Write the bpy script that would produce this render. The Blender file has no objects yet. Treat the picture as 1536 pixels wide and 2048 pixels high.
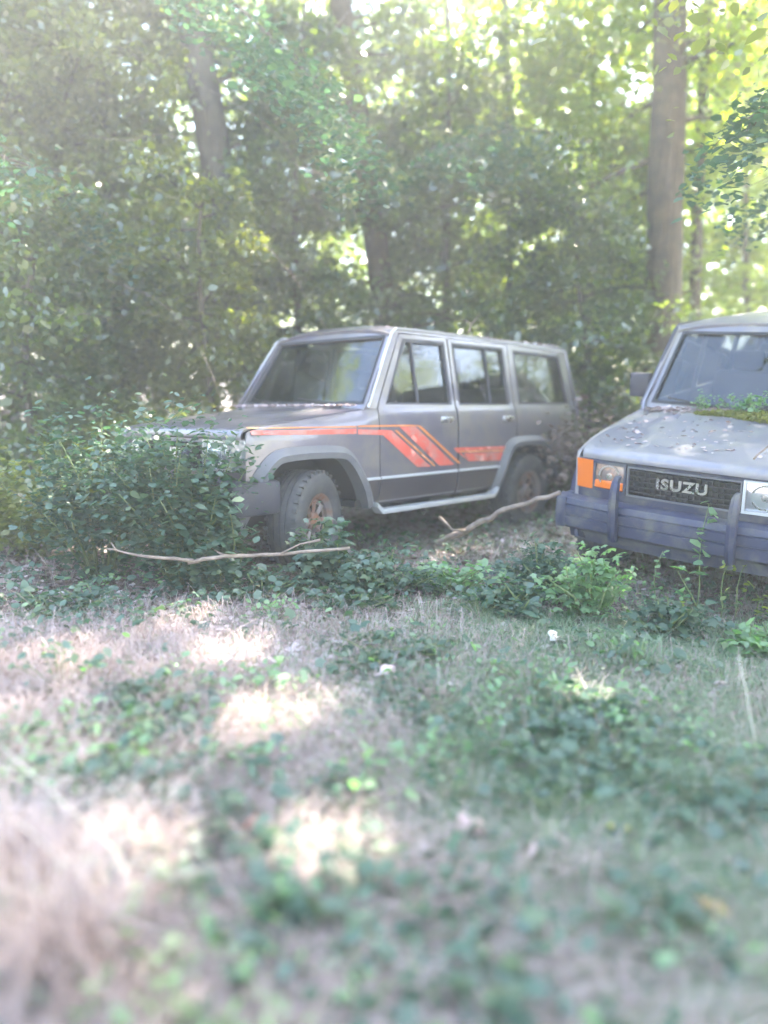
import bpy, bmesh, math, random
import numpy as np
from mathutils import Vector, Matrix, Euler
from mathutils.geometry import delaunay_2d_cdt
R = math.radians
S = bpy.context.scene
C = S.collection
random.seed(7)

# ------------------------------------------------------------------ camera
cd = bpy.data.cameras.new('camera'); cam = bpy.data.objects.new('camera', cd); C.objects.link(cam)
cam.matrix_world = Matrix.Translation((0, 0, 1.4)) @ Matrix.Rotation(R(90 - 10.5), 4, 'X') @ Matrix.Rotation(R(1.0), 4, 'Z')
cd.sensor_fit = 'VERTICAL'; cd.sensor_height = 36; cd.lens = 27
cd.clip_start = 0.05; cd.clip_end = 600
cd.dof.use_dof = True; cd.dof.focus_distance = 4.6; cd.dof.aperture_fstop = 0.48
S.camera = cam
# ------------------------------------------------------------------ light
SUN_AZ, SUN_EL = R(38), R(50)
w = bpy.data.worlds.new('World'); S.world = w; w.use_nodes = True
nt = w.node_tree; sky = nt.nodes.new('ShaderNodeTexSky'); sky.sky_type = 'NISHITA'
sky.sun_disc = False; sky.sun_elevation = SUN_EL; sky.sun_rotation = SUN_AZ
bg = nt.nodes['Background']; bg.inputs['Strength'].default_value = 0.15
nt.links.new(sky.outputs[0], bg.inputs['Color'])
sd = bpy.data.lights.new('sun', 'SUN'); sd.energy = 3.0; sd.angle = R(0.7); sd.color = (1, .91, .77)
so = bpy.data.objects.new('sun', sd); C.objects.link(so)
sdir = Vector((math.sin(SUN_AZ) * math.cos(SUN_EL), math.cos(SUN_AZ) * math.cos(SUN_EL), math.sin(SUN_EL)))
so.rotation_euler = sdir.to_track_quat('Z', 'Y').to_euler()
S.view_settings.view_transform = 'Standard'; S.view_settings.look = 'None'
S.view_settings.exposure = 3.85; S.view_settings.gamma = 1
cy = S.cycles
cy.max_bounces = 6; cy.diffuse_bounces = 3; cy.glossy_bounces = 3; cy.transmission_bounces = 4
cy.transparent_max_bounces = 8; cy.volume_bounces = 1; cy.use_denoising = True
cy.sample_clamp_indirect = 4

# ------------------------------------------------------------------ helpers
def tag(o, label=None, cat=None, group=None, kind=None):
    if label: o['label'] = label
    if cat: o['category'] = cat
    if group: o['group'] = group
    if kind: o['kind'] = kind
    return o
def empty(name, loc=(0, 0, 0), rot=None):
    o = bpy.data.objects.new(name, None); C.objects.link(o); o.location = loc
    o.empty_display_size = .1
    if rot: o.rotation_euler = rot
    return o
def link(name, me, mat, parent=None, smooth=True):
    if mat and not me.materials: me.materials.append(mat)
    if smooth: me.polygons.foreach_set('use_smooth', [True] * len(me.polygons))
    o = bpy.data.objects.new(name, me); C.objects.link(o); o.parent = parent
    return o
def mesh(name, vs, fs):
    me = bpy.data.meshes.new(name); me.from_pydata([tuple(v) for v in vs], [], fs); me.update(); return me
def npmesh(name, V, k):
    """V (n,k,3): n faces of k own vertices."""
    n = V.shape[0]; me = bpy.data.meshes.new(name)
    me.vertices.add(n * k); me.vertices.foreach_set('co', V.reshape(-1).astype(np.float32))
    me.loops.add(n * k); me.loops.foreach_set('vertex_index', np.arange(n * k, dtype=np.int32))
    me.polygons.add(n); me.polygons.foreach_set('loop_start', np.arange(0, n * k, k, dtype=np.int32))
    me.polygons.foreach_set('loop_total', np.full(n, k, dtype=np.int32))
    me.update(calc_edges=True); return me
def strips(name, V):
    """V (n,6,3): n blades of two quads"""
    n = V.shape[0]; me = bpy.data.meshes.new(name); me.vertices.add(n * 6); me.vertices.foreach_set('co', V.reshape(-1).astype(np.float32))
    t = np.array([0, 1, 3, 2, 2, 3, 5, 4], dtype=np.int32); me.loops.add(n * 8)
    me.loops.foreach_set('vertex_index', (np.arange(n, dtype=np.int32)[:, None] * 6 + t[None]).reshape(-1))
    me.polygons.add(n * 2); me.polygons.foreach_set('loop_start', np.arange(0, n * 8, 4, dtype=np.int32)); me.polygons.foreach_set('loop_total', np.full(n * 2, 4, dtype=np.int32))
    me.update(calc_edges=True); return me
class MB:
    def __init__(s): s.v = []; s.f = []
    def add(s, vs, fs):
        b = len(s.v); s.v += [tuple(v) for v in vs]; s.f += [tuple(i + b for i in f) for f in fs]
    def box(s, c, d, rot=None):
        P = [Vector((x * d[0] / 2, y * d[1] / 2, z * d[2] / 2)) for x in (-1, 1) for y in (-1, 1) for z in (-1, 1)]
        if rot: P = [rot @ p for p in P]
        s.add([p + Vector(c) for p in P], [(0, 1, 3, 2), (4, 6, 7, 5), (0, 4, 5, 1), (2, 3, 7, 6), (0, 2, 6, 4), (1, 5, 7, 3)])
    def tube(s, pts, rad, n=8, cap=True):
        pts = [Vector(p) for p in pts]; rings = []; up = None
        for i, p in enumerate(pts):
            t = (pts[min(i + 1, len(pts) - 1)] - pts[max(i - 1, 0)]).normalized()
            if up is None: up = t.orthogonal().normalized()
            up = (up - t * up.dot(t)).normalized(); q = t.cross(up)
            r = rad[i] if hasattr(rad, '__len__') else rad
            rings.append([p + (up * math.cos(a) + q * math.sin(a)) * r for a in [2 * math.pi * k / n for k in range(n)]])
        vs = [v for r in rings for v in r]
        fs = [(i * n + k, i * n + (k + 1) % n, (i + 1) * n + (k + 1) % n, (i + 1) * n + k) for i in range(len(pts) - 1) for k in range(n)]
        if cap: fs += [tuple(range(n))[::-1], tuple(range((len(pts) - 1) * n, len(pts) * n))]
        s.add(vs, fs)
    def sweep(s, rows, closed=False, caps=True):
        """rows: list of equal-length profiles (closed profile if closed)"""
        m = len(rows[0]); vs = [p for r in rows for p in r]; e = m if closed else m - 1
        fs = [(i * m + k, i * m + (k + 1) % m, (i + 1) * m + (k + 1) % m, (i + 1) * m + k) for i in range(len(rows) - 1) for k in range(e)]
        if closed and caps: fs += [tuple(range(m))[::-1], tuple(range((len(rows) - 1) * m, len(rows) * m))]
        s.add(vs, fs)
    def lathe(s, prof, M, n=40, closed=False):
        """prof (r, h) about local Y, M places it"""
        rows = [[M @ Vector((r * math.cos(a), h, r * math.sin(a))) for r, h in prof] for a in [2 * math.pi * k / n for k in range(n + 1)]]
        s.sweep(rows, closed, caps=False)
    def build(s, name, mat, parent=None, smooth=True, bevel=0, split=True):
        me = mesh(name, s.v, s.f)
        bm = bmesh.new(); bm.from_mesh(me); bmesh.ops.remove_doubles(bm, verts=bm.verts, dist=1e-5)
        bmesh.ops.recalc_face_normals(bm, faces=bm.faces); bm.to_mesh(me); bm.free()
        o = link(name, me, mat, parent, smooth)
        if bevel:
            m = o.modifiers.new('b', 'BEVEL'); m.width = bevel; m.segments = 2; m.limit_method = 'ANGLE'; m.angle_limit = R(40)
        if split and smooth:
            m = o.modifiers.new('e', 'EDGE_SPLIT'); m.split_angle = R(38)
        return o
def inside(p, poly):
    x, y = p; c = False; j = len(poly) - 1
    for i in range(len(poly)):
        xi, yi = poly[i]; xj, yj = poly[j]
        if (yi > y) != (yj > y) and x < (xj - xi) * (y - yi) / (yj - yi) + xi: c = not c
        j = i
    return c
def segd(p, a, b):
    a = Vector(a); b = Vector(b); p = Vector(p); d = b - a
    t = max(0, min(1, (p - a).dot(d) / max(d.dot(d), 1e-12))); return (p - a - d * t).length
def densify(poly, step):
    out = []
    for i, a in enumerate(poly):
        b = poly[(i + 1) % len(poly)]; L = math.dist(a, b); n = max(1, round(L / step))
        out += [(a[0] + (b[0] - a[0]) * k / n, a[1] + (b[1] - a[1]) * k / n) for k in range(n)]
    return out
def panel(mb, poly, holes, mapf, step=.06):
    loops = [densify(poly, step)] + [densify(h, step) for h in holes]
    pts = []; edges = []
    for L in loops:
        b = len(pts); pts += L; edges += [(b + i, b + (i + 1) % len(L)) for i in range(len(L))]
    xs = [p[0] for p in poly]; zs = [p[1] for p in poly]
    segs = [(L[i], L[(i + 1) % len(L)]) for L in loops for i in range(len(L))]
    x = min(xs) + step / 2
    while x < max(xs):
        z = min(zs) + step / 2
        while z < max(zs):
            if inside((x, z), poly) and not any(inside((x, z), h) for h in holes) and min(segd((x, z), a, b) for a, b in segs) > step * .35:
                pts.append((x, z))
            z += step
        x += step
    v, e, f, *_ = delaunay_2d_cdt([Vector(p) for p in pts], edges, [], 0, 1e-6)
    F = []
    for t in f:
        c = sum((v[i] for i in t), Vector((0, 0))) / len(t)
        if inside(c, poly) and not any(inside(c, h) for h in holes): F.append(tuple(t))
    mb.add([mapf(p[0], p[1]) for p in v], F)
def solid(o, th, offset=0):
    m = o.modifiers.new('s', 'SOLIDIFY'); m.thickness = th; m.offset = offset
    o.modifiers.move(len(o.modifiers) - 1, 0)
    return o

# ------------------------------------------------------------------ materials
def mat(name, col, rough=.6, metal=0, spec=.5, coat=0, noise=None, bump=None):
    """noise=(scale, other colour, low, high); bump=(scale, strength)"""
    m = bpy.data.materials.new(name); m.use_nodes = True; n = m.node_tree; b = n.nodes['Principled BSDF']
    b.inputs['Base Color'].default_value = (*col, 1); b.inputs['Roughness'].default_value = rough
    b.inputs['Metallic'].default_value = metal; b.inputs['Specular IOR Level'].default_value = spec
    b.inputs['Coat Weight'].default_value = coat; b.inputs['Coat Roughness'].default_value = .15
    tc = n.nodes.new('ShaderNodeTexCoord')
    if noise:
        t = n.nodes.new('ShaderNodeTexNoise'); t.inputs['Scale'].default_value = noise[0]; t.inputs['Detail'].default_value = 12; t.inputs['Roughness'].default_value = .62; t.inputs['Distortion'].default_value = .4
        r = n.nodes.new('ShaderNodeValToRGB'); e = r.color_ramp.elements
        e[0].position = noise[2]; e[1].position = noise[3]; e[0].color = (*col, 1); e[1].color = (*noise[1], 1)
        n.links.new(tc.outputs['Object'], t.inputs['Vector']); n.links.new(t.outputs['Fac'], r.inputs['Fac'])
        n.links.new(r.outputs['Color'], b.inputs['Base Color'])
        rr = n.nodes.new('ShaderNodeMapRange'); rr.inputs['From Min'].default_value = noise[2]; rr.inputs['From Max'].default_value = noise[3]
        rr.inputs['To Min'].default_value = rough; rr.inputs['To Max'].default_value = min(1, rough + .25)
        n.links.new(t.outputs['Fac'], rr.inputs['Value']); n.links.new(rr.outputs[0], b.inputs['Roughness'])
    if bump:
        t = n.nodes.new('ShaderNodeTexNoise'); t.inputs['Scale'].default_value = bump[0]; t.inputs['Detail'].default_value = 5
        q = n.nodes.new('ShaderNodeBump'); q.inputs['Strength'].default_value = bump[1]
        if 'bark' in name:
            mp = n.nodes.new('ShaderNodeMapping'); mp.inputs['Scale'].default_value = (1, 1, .16); q.inputs['Distance'].default_value = .04
            n.links.new(tc.outputs['Object'], mp.inputs['Vector']); n.links.new(mp.outputs[0], t.inputs['Vector'])
        else: n.links.new(tc.outputs['Object'], t.inputs['Vector'])
        n.links.new(t.outputs['Fac'], q.inputs['Height'])
        n.links.new(q.outputs[0], b.inputs['Normal'])
    return m
def leafmat(name, cols, trans, tw=.5, rough=.35, gloss=.12):
    """cols: list of base colours picked per leaf; trans: transmitted tint"""
    m = bpy.data.materials.new(name); m.use_nodes = True; n = m.node_tree; n.nodes.clear()
    out = n.nodes.new('ShaderNodeOutputMaterial'); g = n.nodes.new('ShaderNodeNewGeometry')
    r = n.nodes.new('ShaderNodeValToRGB'); r.color_ramp.interpolation = 'LINEAR'; e = r.color_ramp.elements
    while len(e) < len(cols): e.new(.5)
    for i, c in enumerate(cols): e[i].position = i / max(1, len(cols) - 1); e[i].color = (*c, 1)
    n.links.new(g.outputs['Random Per Island'], r.inputs['Fac'])
    d = n.nodes.new('ShaderNodeBsdfDiffuse'); t = n.nodes.new('ShaderNodeBsdfTranslucent'); s = n.nodes.new('ShaderNodeBsdfGlossy')
    s.inputs['Roughness'].default_value = rough; s.inputs['Color'].default_value = (1, 1, 1, 1)
    mx = n.nodes.new('ShaderNodeMix'); mx.data_type = 'RGBA'; mx.blend_type = 'MULTIPLY'; mx.inputs['Factor'].default_value = 1
    n.links.new(r.outputs[0], mx.inputs['A']); mx.inputs['B'].default_value = (*trans, 1)
    n.links.new(r.outputs[0], d.inputs['Color']); n.links.new(mx.outputs['Result'], t.inputs['Color'])
    a = n.nodes.new('ShaderNodeMixShader'); a.inputs[0].default_value = tw
    n.links.new(d.outputs[0], a.inputs[1]); n.links.new(t.outputs[0], a.inputs[2])
    b = n.nodes.new('ShaderNodeMixShader'); b.inputs[0].default_value = gloss
    n.links.new(a.outputs[0], b.inputs[1]); n.links.new(s.outputs[0], b.inputs[2]); n.links.new(b.outputs[0], out.inputs[0])
    return m
def glassmat(name, tint, base=.0):
    m = bpy.data.materials.new(name); m.use_nodes = True; n = m.node_tree; n.nodes.clear()
    out = n.nodes.new('ShaderNodeOutputMaterial'); t = n.nodes.new('ShaderNodeBsdfTransparent'); t.inputs[0].default_value = (*tint, 1)
    s = n.nodes.new('ShaderNodeBsdfGlossy'); s.inputs['Roughness'].default_value = .03; s.inputs['Color'].default_value = (.9, .95, 1, 1)
    f = n.nodes.new('ShaderNodeFresnel'); f.inputs[0].default_value = 1.6
    a = n.nodes.new('ShaderNodeMixShader'); n.links.new(f.outputs[0], a.inputs[0])
    n.links.new(t.outputs[0], a.inputs[1]); n.links.new(s.outputs[0], a.inputs[2])
    d = n.nodes.new('ShaderNodeBsdfDiffuse'); d.inputs[0].default_value = (.35, .36, .34, 1)     # dust film
    b = n.nodes.new('ShaderNodeMixShader')
    tx = n.nodes.new('ShaderNodeTexNoise'); tx.inputs['Scale'].default_value = 3.5; tx.inputs['Detail'].default_value = 8
    mr = n.nodes.new('ShaderNodeMapRange'); mr.inputs['From Min'].default_value = .35; mr.inputs['From Max'].default_value = .75
    mr.inputs['To Min'].default_value = base; mr.inputs['To Max'].default_value = base + .09
    tc = n.nodes.new('ShaderNodeTexCoord'); n.links.new(tc.outputs['Object'], tx.inputs['Vector'])
    n.links.new(tx.outputs['Fac'], mr.inputs['Value']); n.links.new(mr.outputs[0], b.inputs[0])
    n.links.new(a.outputs[0], b.inputs[1]); n.links.new(d.outputs[0], b.inputs[2]); n.links.new(b.outputs[0], out.inputs[0])
    return m
M = dict(
    paint_dark=mat('charcoal_paint', (.15, .135, .165), .28, .35, .5, .7, (3.2, (.21, .185, .165), .44, .68), (60, .02)),
    paint_lower=mat('lower_paint', (.04, .034, .042), .5, .2, .5, .2, (3, (.085, .07, .06), .4, .75)),
    paint_light=mat('blue_silver_paint', (.175, .17, .20), .42, .2, .5, .3, (3.4, (.27, .25, .22), .44, .66), (60, .02)),
    paint_nose=mat('sky_tinted_paint', (.03, .034, .07), .55, .1, .4, .1, (6, (.11, .105, .10), .46, .68)),  # navy tint paints the sky's reflection into the silver car's front
    flare=mat('grey_plastic', (.10, .10, .115), .42, 0, .5, .1, (6, (.16, .155, .155), .4, .8)),
    black=mat('black_rubber', (.018, .018, .02), .6),
    dark=mat('dark_trim', (.03, .03, .045), .5, noise=(9, (.06, .055, .06), .4, .8)),
    chrome=mat('dull_chrome', (.62, .62, .64), .25, 1, noise=(14, (.42, .40, .38), .45, .8)),
    steel=mat('silver_plastic', (.55, .56, .58), .4, .4),
    tyre=mat('tyre_rubber', (.035, .036, .042), .75, noise=(7, (.10, .095, .09), .4, .7), bump=(45, .4)),
    rim=mat('rusty_wheel', (.16, .14, .14), .55, .4, noise=(8, (.22, .10, .055), .45, .65)),
    seat=mat('grey_cloth', (.07, .07, .075), .95),
    red=mat('red_stripe', (.60, .10, .07), .4, coat=.3, noise=(9, (.45, .20, .17), .46, .66)),
    orange=mat('orange_stripe', (.62, .20, .06), .4),
    stripedark=mat('black_stripe', (.05, .03, .03), .4),
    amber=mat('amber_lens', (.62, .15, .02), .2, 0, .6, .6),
    lens=mat('headlamp_lens', (.55, .56, .58), .12, .7, .6, 1, bump=(30, .15)),
    dull_lens=mat('clouded_lens', (.20, .16, .15), .22, .2, .5, .6, (12, (.42, .22, .12), .45, .65)),
    redlens=mat('red_lens', (.4, .02, .02), .2, coat=.5),
    glass=glassmat('window_glass', (.42, .46, .46), .0),
    screen=glassmat('windscreen_glass', (.36, .42, .40), .0),
    bark=mat('bark', (.07, .055, .04), .9, noise=(5, (.14, .12, .08), .35, .7), bump=(22, .9)),
    bark_brown=mat('brown_bark', (.055, .04, .025), .9, noise=(7, (.13, .095, .055), .35, .7), bump=(20, .9)),
    twig=mat('dry_wood', (.16, .12, .10), .9, noise=(12, (.34, .27, .22), .4, .7), bump=(40, .5)),
    stem=mat('green_stem', (.12, .16, .05), .6),
    moss=leafmat('moss', [(.10, .12, .02), (.22, .22, .04), (.14, .16, .03)], (1, 1, .5), .2, .8, .02),
    stalk=mat('dry_stalk_skin', (.55, .47, .38), .7, noise=(20, (.66, .60, .52), .4, .7)),
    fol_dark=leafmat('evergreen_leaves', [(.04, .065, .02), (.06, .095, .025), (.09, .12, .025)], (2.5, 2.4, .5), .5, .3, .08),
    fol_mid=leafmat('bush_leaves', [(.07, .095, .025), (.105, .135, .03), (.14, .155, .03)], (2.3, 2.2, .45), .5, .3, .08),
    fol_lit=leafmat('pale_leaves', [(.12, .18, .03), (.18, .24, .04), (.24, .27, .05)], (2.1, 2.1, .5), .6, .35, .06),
    fol_teal=leafmat('bluish_leaves', [(.04, .085, .055), (.07, .125, .085), (.055, .10, .07), (.095, .135, .065)], (1.2, 1.7, .8), .35, .45, .04),
    fol_sap=leafmat('sapling_leaves', [(.14, .23, .13), (.22, .32, .17)], (1.4, 2.0, .7), .45, .45, .04),
    grass=leafmat('grass_blades', [(.10, .17, .10), (.14, .22, .13), (.19, .27, .17), (.30, .31, .23)], (1.3, 1.5, .8), .35, .4, .06),
    straw=leafmat('dry_grass', [(.24, .175, .16), (.36, .28, .26), (.46, .38, .36)], (1, .85, .75), .25, .5, .05),
    litter_brown=leafmat('dark_brown_leaves', [(.07, .045, .035), (.12, .08, .065), (.17, .12, .10), (.24, .18, .155)], (1, .8, .6), .1, .6, .03),
    litter=leafmat('fallen_leaves', [(.30, .20, .19), (.46, .36, .36), (.58, .49, .50), (.40, .28, .27), (.64, .58, .60)], (1, .8, .6), .15, .6, .04),
)
def soil():
    m = mat('soil', (.30, .23, .215), .95, noise=(1.4, (.46, .40, .40), .35, .7), bump=(25, .6)); return m
M['soil'] = soil()

# ------------------------------------------------------------------ poses and ground
def pose(loc, yaw, pit, rol): return Matrix.Translation(loc) @ Matrix.Rotation(R(yaw), 4, 'Z') @ Matrix.Rotation(R(pit), 4, 'Y') @ Matrix.Rotation(R(rol), 4, 'X')
PL = pose((-1.066, 5.682, -.026), 227.82, -1.42, 2.72)
PR = pose((2.291, 5.317, -.054), -130.93, 6.27, -1.71)
def plane_z(P, x, y):
    n = P.to_3x3() @ Vector((0, 0, 1)); o = P.translation
    return o.z - (n.x * (x - o.x) + n.y * (y - o.y)) / n.z
cL = PL @ Vector((-1.35, 0, 0)); cR = PR @ Vector((-1.35, 0, 0))
def gh(x, y):
    wl = math.exp(-((x - cL.x) ** 2 + (y - cL.y) ** 2) / 4.0); wr = math.exp(-((x - cR.x) ** 2 + (y - cR.y) ** 2) / 4.0); w0 = .12
    z = (wl * plane_z(PL, x, y) + wr * plane_z(PR, x, y)) / (wl + wr + w0)
    bump = .035 * math.sin(1.7 * x + .6) * math.cos(1.3 * y) + .015 * math.sin(5.1 * x + 2 * y) * math.sin(4.3 * y - x)
    return z + bump * w0 / (w0 + .5 * (wl + wr)) + .0 * x
def axis(lo, hi, near_lo, near_hi, fine, coarse):
    a = []; v = near_lo
    while v < near_hi: a.append(v); v += fine
    k = fine; u = near_lo
    while u > lo: k = min(coarse, k * 1.35); u -= k; a.insert(0, max(u, lo))
    k = fine; u = a[-1]
    while u < hi: k = min(coarse, k * 1.35); u += k; a.append(min(u, hi))
    return a
xs = axis(-65, 65, -6, 7, .12, 5); ys = axis(-65, 65, .3, 11, .12, 5)
g = mesh('ground', [(x, y, gh(x, y)) for y in ys for x in xs],
         [(j * len(xs) + i, j * len(xs) + i + 1, (j + 1) * len(xs) + i + 1, (j + 1) * len(xs) + i) for j in range(len(ys) - 1) for i in range(len(xs) - 1)])
tag(link('ground', g, M['soil']), kind='structure')

# ------------------------------------------------------------------ the off-road wagon
AX = -2.72                     # rear axle
def ztop(x): return 1.12 - (x + .62) * (.135 / 1.14) if x > -.62 else 1.12
def ymap(x, z):
    if z <= 1.12:
        y = .80 - .02 * max(0, (z - .92) / .2) ** 2
        y -= .03 * max(0, (.56 - z) / .14) ** 1.5
        e = ztop(x) - z
        if x > -.66 and e < .045: y -= .03 * (1 - e / .045) ** 2
    else: y = .78 - .012 * min(1, (z - 1.12) / .02) - (z - 1.12) * (.10 / .58)
    if x > .1: y -= .055 * ((x - .1) / .42) ** 2.2
    if x < -3.4: y -= .05 * ((-3.4 - x) / .34) ** 2
    return y
ARCH = [(.56, .36), (.47, .60), (.36, .755), (.27, .80), (-.22, .80), (-.32, .76), (-.43, .62), (-.54, .40)]
def smoothpath(P, k=3):
    for _ in range(k):
        Q = [P[0]]
        for a, b in zip(P, P[1:]): Q += [(a[0] * .75 + b[0] * .25, a[1] * .75 + b[1] * .25), (a[0] * .25 + b[0] * .75, a[1] * .25 + b[1] * .75)]
        P = Q + [P[-1]]
    return P
archF = smoothpath(ARCH, 2); archR = [(x * .92 + AX, z) for x, z in archF]

def wagon(name, P, label, c):
    root = empty(name); root.matrix_world = P; tag(root, label, 'car')
    up, low, nose = c['up'], c['low'], c['nose']
    body = None
    # ---- body shell: fenders, quarters, pillars, roof rails (one mesh, upper paint)
    bodym = MB(); lowm = MB()
    for s in (1, -1):
        f = lambda x, z, s=s: (x, s * ymap(x, z), z)
        fend = [(.53, .50)] + [(.53, .70), (.525, .90), (.515, .955), (.50, ztop(.5) - .012)] + [(x, ztop(x)) for x in (.4, .1, -.3, -.6)] + [(-.655, 1.12), (-.655, .43), (-.56, .43)] + archF[::-1]
        fend = [p for p in fend if not (p[0] > .53 and p[1] < .5)]
        panel(bodym, fend, [], f)
        q = [(-2.515, 1.70), (-2.515, .80)] + [p for p in archR if p[0] < -2.53 and p[0] > -3.3][0:] + [(-3.26, .46), (-3.72, .48), (-3.74, .9), (-3.73, 1.12), (-3.62, 1.69)]
        hole = [(-2.60, 1.165), (-2.60, 1.65), (-3.43, 1.64), (-3.54, 1.165)]
        panel(bodym, q, [hole], f)
        ap = [(-.535, 1.112), (-.655, 1.125), (-1.015, 1.70), (-3.62, 1.70), (-3.60, 1.735), (-1.00, 1.735), (-.955, 1.72)]
        panel(bodym, ap, [], f, .08)
    # cowl strip and front/rear lateral panels
    def wmap(u, t, off=0.):     # u lateral -1..1, t 0..1 up the windscreen
        hw = .765 - .10 * t
        x = -.545 - .40 * t - .045 * u * u * (1 - .3 * t) + off; z = 1.12 + .60 * t + off * .66
        return (x, u * hw * .985, z)
    panel(bodym, [(-1, 0), (1, 0), (1, 1), (-1, 1)], [[(-.93, .07), (.93, .07), (.925, .91), (-.925, .91)]], wmap, .09)
    # roof
    nx, ny = 26, 20; rows = []
    for i in range(nx + 1):
        a = i / nx; x = -.93 - 2.71 * a; row = []
        for j in range(ny + 1):
            b = -1 + 2 * j / ny; e = min(a * 2.71, (1 - a) * 2.71); drop = .045 * max(0, 1 - e / .16) ** 2
            z = 1.722 + .062 * (1 - abs(b) ** 3.5) - drop - .03 * max(0, a - .5) ** 2 + (.006 * math.cos(b * 16) if .12 < a < .95 and abs(b) < .8 else 0)
            row.append((x, b * .672, z))
        rows.append(row)
    roofm = MB(); roofm.sweep(rows)
    # rear wall
    rm = lambda y, z: (-3.735 + max(0, z - 1.1) * .20 + .03 * (y / .7) ** 2 * -0, y * (1 if z < 1.12 else 1 - (z - 1.12) * .17), z)
    panel(bodym, [(-.76, .48), (.76, .48), (.77, 1.1), (.73, 1.70), (-.73, 1.70), (-.77, 1.1)], [[(-.62, 1.17), (.62, 1.17), (.6, 1.62), (-.6, 1.62)]], rm, .12)
    body = bodym.build('body', up, root); solid(body, .022)
    ro = roofm.build('roof', c.get('roof', up), root); solid(ro, .02)
    # two tone band below the moulding
    for s in (1, -1):
        f = lambda x, z, s=s: (x, s * (ymap(x, z) + .0135), z)
        for PP in ([(-.52, .44), (-.655, .44), (-.655, .60), (-.46, .60)], [(-3.28, .49), (-3.71, .50), (-3.72, .60), (-3.20, .60)], [(-.665, .44), (-1.605, .44), (-1.605, .60), (-.665, .60)], [(-1.635, .44), (-2.20, .44), (-2.23, .60), (-1.635, .60)]):
            lowm = MB(); panel(lowm, PP, [], f, .08); lowm.build('lower_trim', low, root)
    # ---- moulding along the sides
    for s in (1, -1):
        for a, b in ((-.47, -.655), (-.668, -1.608), (-1.635, -2.235), (-3.19, -3.70)):
            rows = []
            for k in range(9):
                x = a + (b - a) * k / 8; y = ymap(x, .61)
                rows.append([(x, s * (y + .012), .60), (x, s * (y + .024), .603), (x, s * (y + .024), .617), (x, s * (y + .012), .622)])
            mm = MB(); mm.sweep(rows, True); mm.build('side_moulding', M['steel'], root)
    # ---- doors
    FD = [(-.665, .43), (-.665, 1.118), (-1.022, 1.692), (-1.612, 1.695), (-1.612, .43)]
    FW = [(-.765, 1.155), (-1.065, 1.65), (-1.565, 1.655), (-1.565, 1.155)]
    RD = [(-1.630, .43), (-1.630, 1.695), (-2.502, 1.695), (-2.502, .82)] + [p for p in archR if p[0] > -2.50 and p[1] > .44][::-1]
    RW = [(-1.685, 1.155), (-1.685, 1.655), (-2.43, 1.655), (-2.43, 1.155)]
    def inset(W, d):
        cx = sum(p[0] for p in W) / len(W); cz = sum(p[1] for p in W) / len(W)
        return [(x + (d if x < cx else -d), z + (d if z < cz else -d)) for x, z in W]
    for s in (1, -1):
        f = lambda x, z, s=s: (x, s * ymap(x, z), z)
        fi = lambda x, z, s=s: (x, s * (ymap(x, z) - .004), z)
        fg = lambda x, z, s=s: (x, s * (ymap(x, z) - .012), z)
        for D, W, hx, div in ((FD, FW, -1.47, -1.16), (RD, RW, -2.36, -2.16)):
            b = MB(); panel(b, D, [W], f); d = b.build('door', up, root); solid(d, .022)
            h = MB(); y = ymap(hx, 1.035) + .016
            h.box((hx, s * y, 1.035), (.15, .012, .05)); h.box((hx, s * (y + .014), 1.04), (.13, .018, .022))
            h.build('handle', M['chrome'], d, bevel=.004)
            g_ = MB(); panel(g_, W, [], fg, .2); g_.build('window', M['glass'], d)
            r_ = MB(); panel(r_, [(x - (.012 if x < sum(p[0] for p in W) / 4 else -.012), z + (.012 if z > 1.4 else -.012)) for x, z in W], [inset(W, .016)], lambda x, z, s=s: (x, s * (ymap(x, z) + .0125), z), .1)
            gs = r_.build('window_seal', M['dark'], d)
            v = MB(); v.tube([(div, s * (ymap(div, 1.16) - .004), 1.155), (div, s * (ymap(div, 1.65) - .004), 1.655)], .013, 6); v.build('window_divider', M['dark'], d)
        b = MB(); panel(b, [(-2.60, 1.165), (-2.60, 1.65), (-3.43, 1.64), (-3.54, 1.165)], [], fg, .2); b.build('quarter_window', M['glass'], root)
        b = MB(); Wq = [(-2.59, 1.155), (-2.59, 1.66), (-3.44, 1.65), (-3.55, 1.155)]
        panel(b, Wq, [inset(Wq, .028)], lambda x, z, s=s: (x, s * (ymap(x, z) + .0125), z), .12); b.build('window_seal', M['dark'], root)
        # gutter
        b = MB(); rows = []
        path = [(-.575, 1.14), (-.70, 1.335), (-.83, 1.54), (-.94, 1.70), (-1.0, 1.735)] + [(-1.2 - .3 * k, 1.739 - .0009 * k * k) for k in range(8)] + [(-3.60, 1.70), (-3.68, 1.40), (-3.745, 1.12)]
        for x, z in path:
            y = ymap(x, max(z, 1.15)); rows.append([(x, s * y, z - .006), (x, s * (y + .022), z - .008), (x, s * (y + .026), z + .007), (x, s * y, z + .010)])
        b.sweep(rows, True); b.build('roof_gutter', c['gutter'], root)
        # arch flares
        for A in (archF, archR):
            b = MB(); rows = []; cx = A[0][0] * .5 + A[-1][0] * .5
            for i, (x, z) in enumerate(A):
                p = Vector((x, z)); t = (Vector(A[min(i + 1, len(A) - 1)]) - Vector(A[max(i - 1, 0)])).normalized(); n = Vector((-t.y, t.x))
                if n.dot(p - Vector((cx, .35))) < 0: n = -n
                y = ymap(x, min(z, 1.0)); o = p + n * .075; i_ = p - n * .012
                yo = ymap(o.x, o.y)
                rows.append([(i_.x, s * (y - .06), i_.y), (i_.x, s * (y + .055), i_.y), (p.x + n.x * .03, s * (y + .062), p.y + n.y * .03), (o.x, s * (yo + .022), o.y), (o.x, s * (yo - .004), o.y)])
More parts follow.
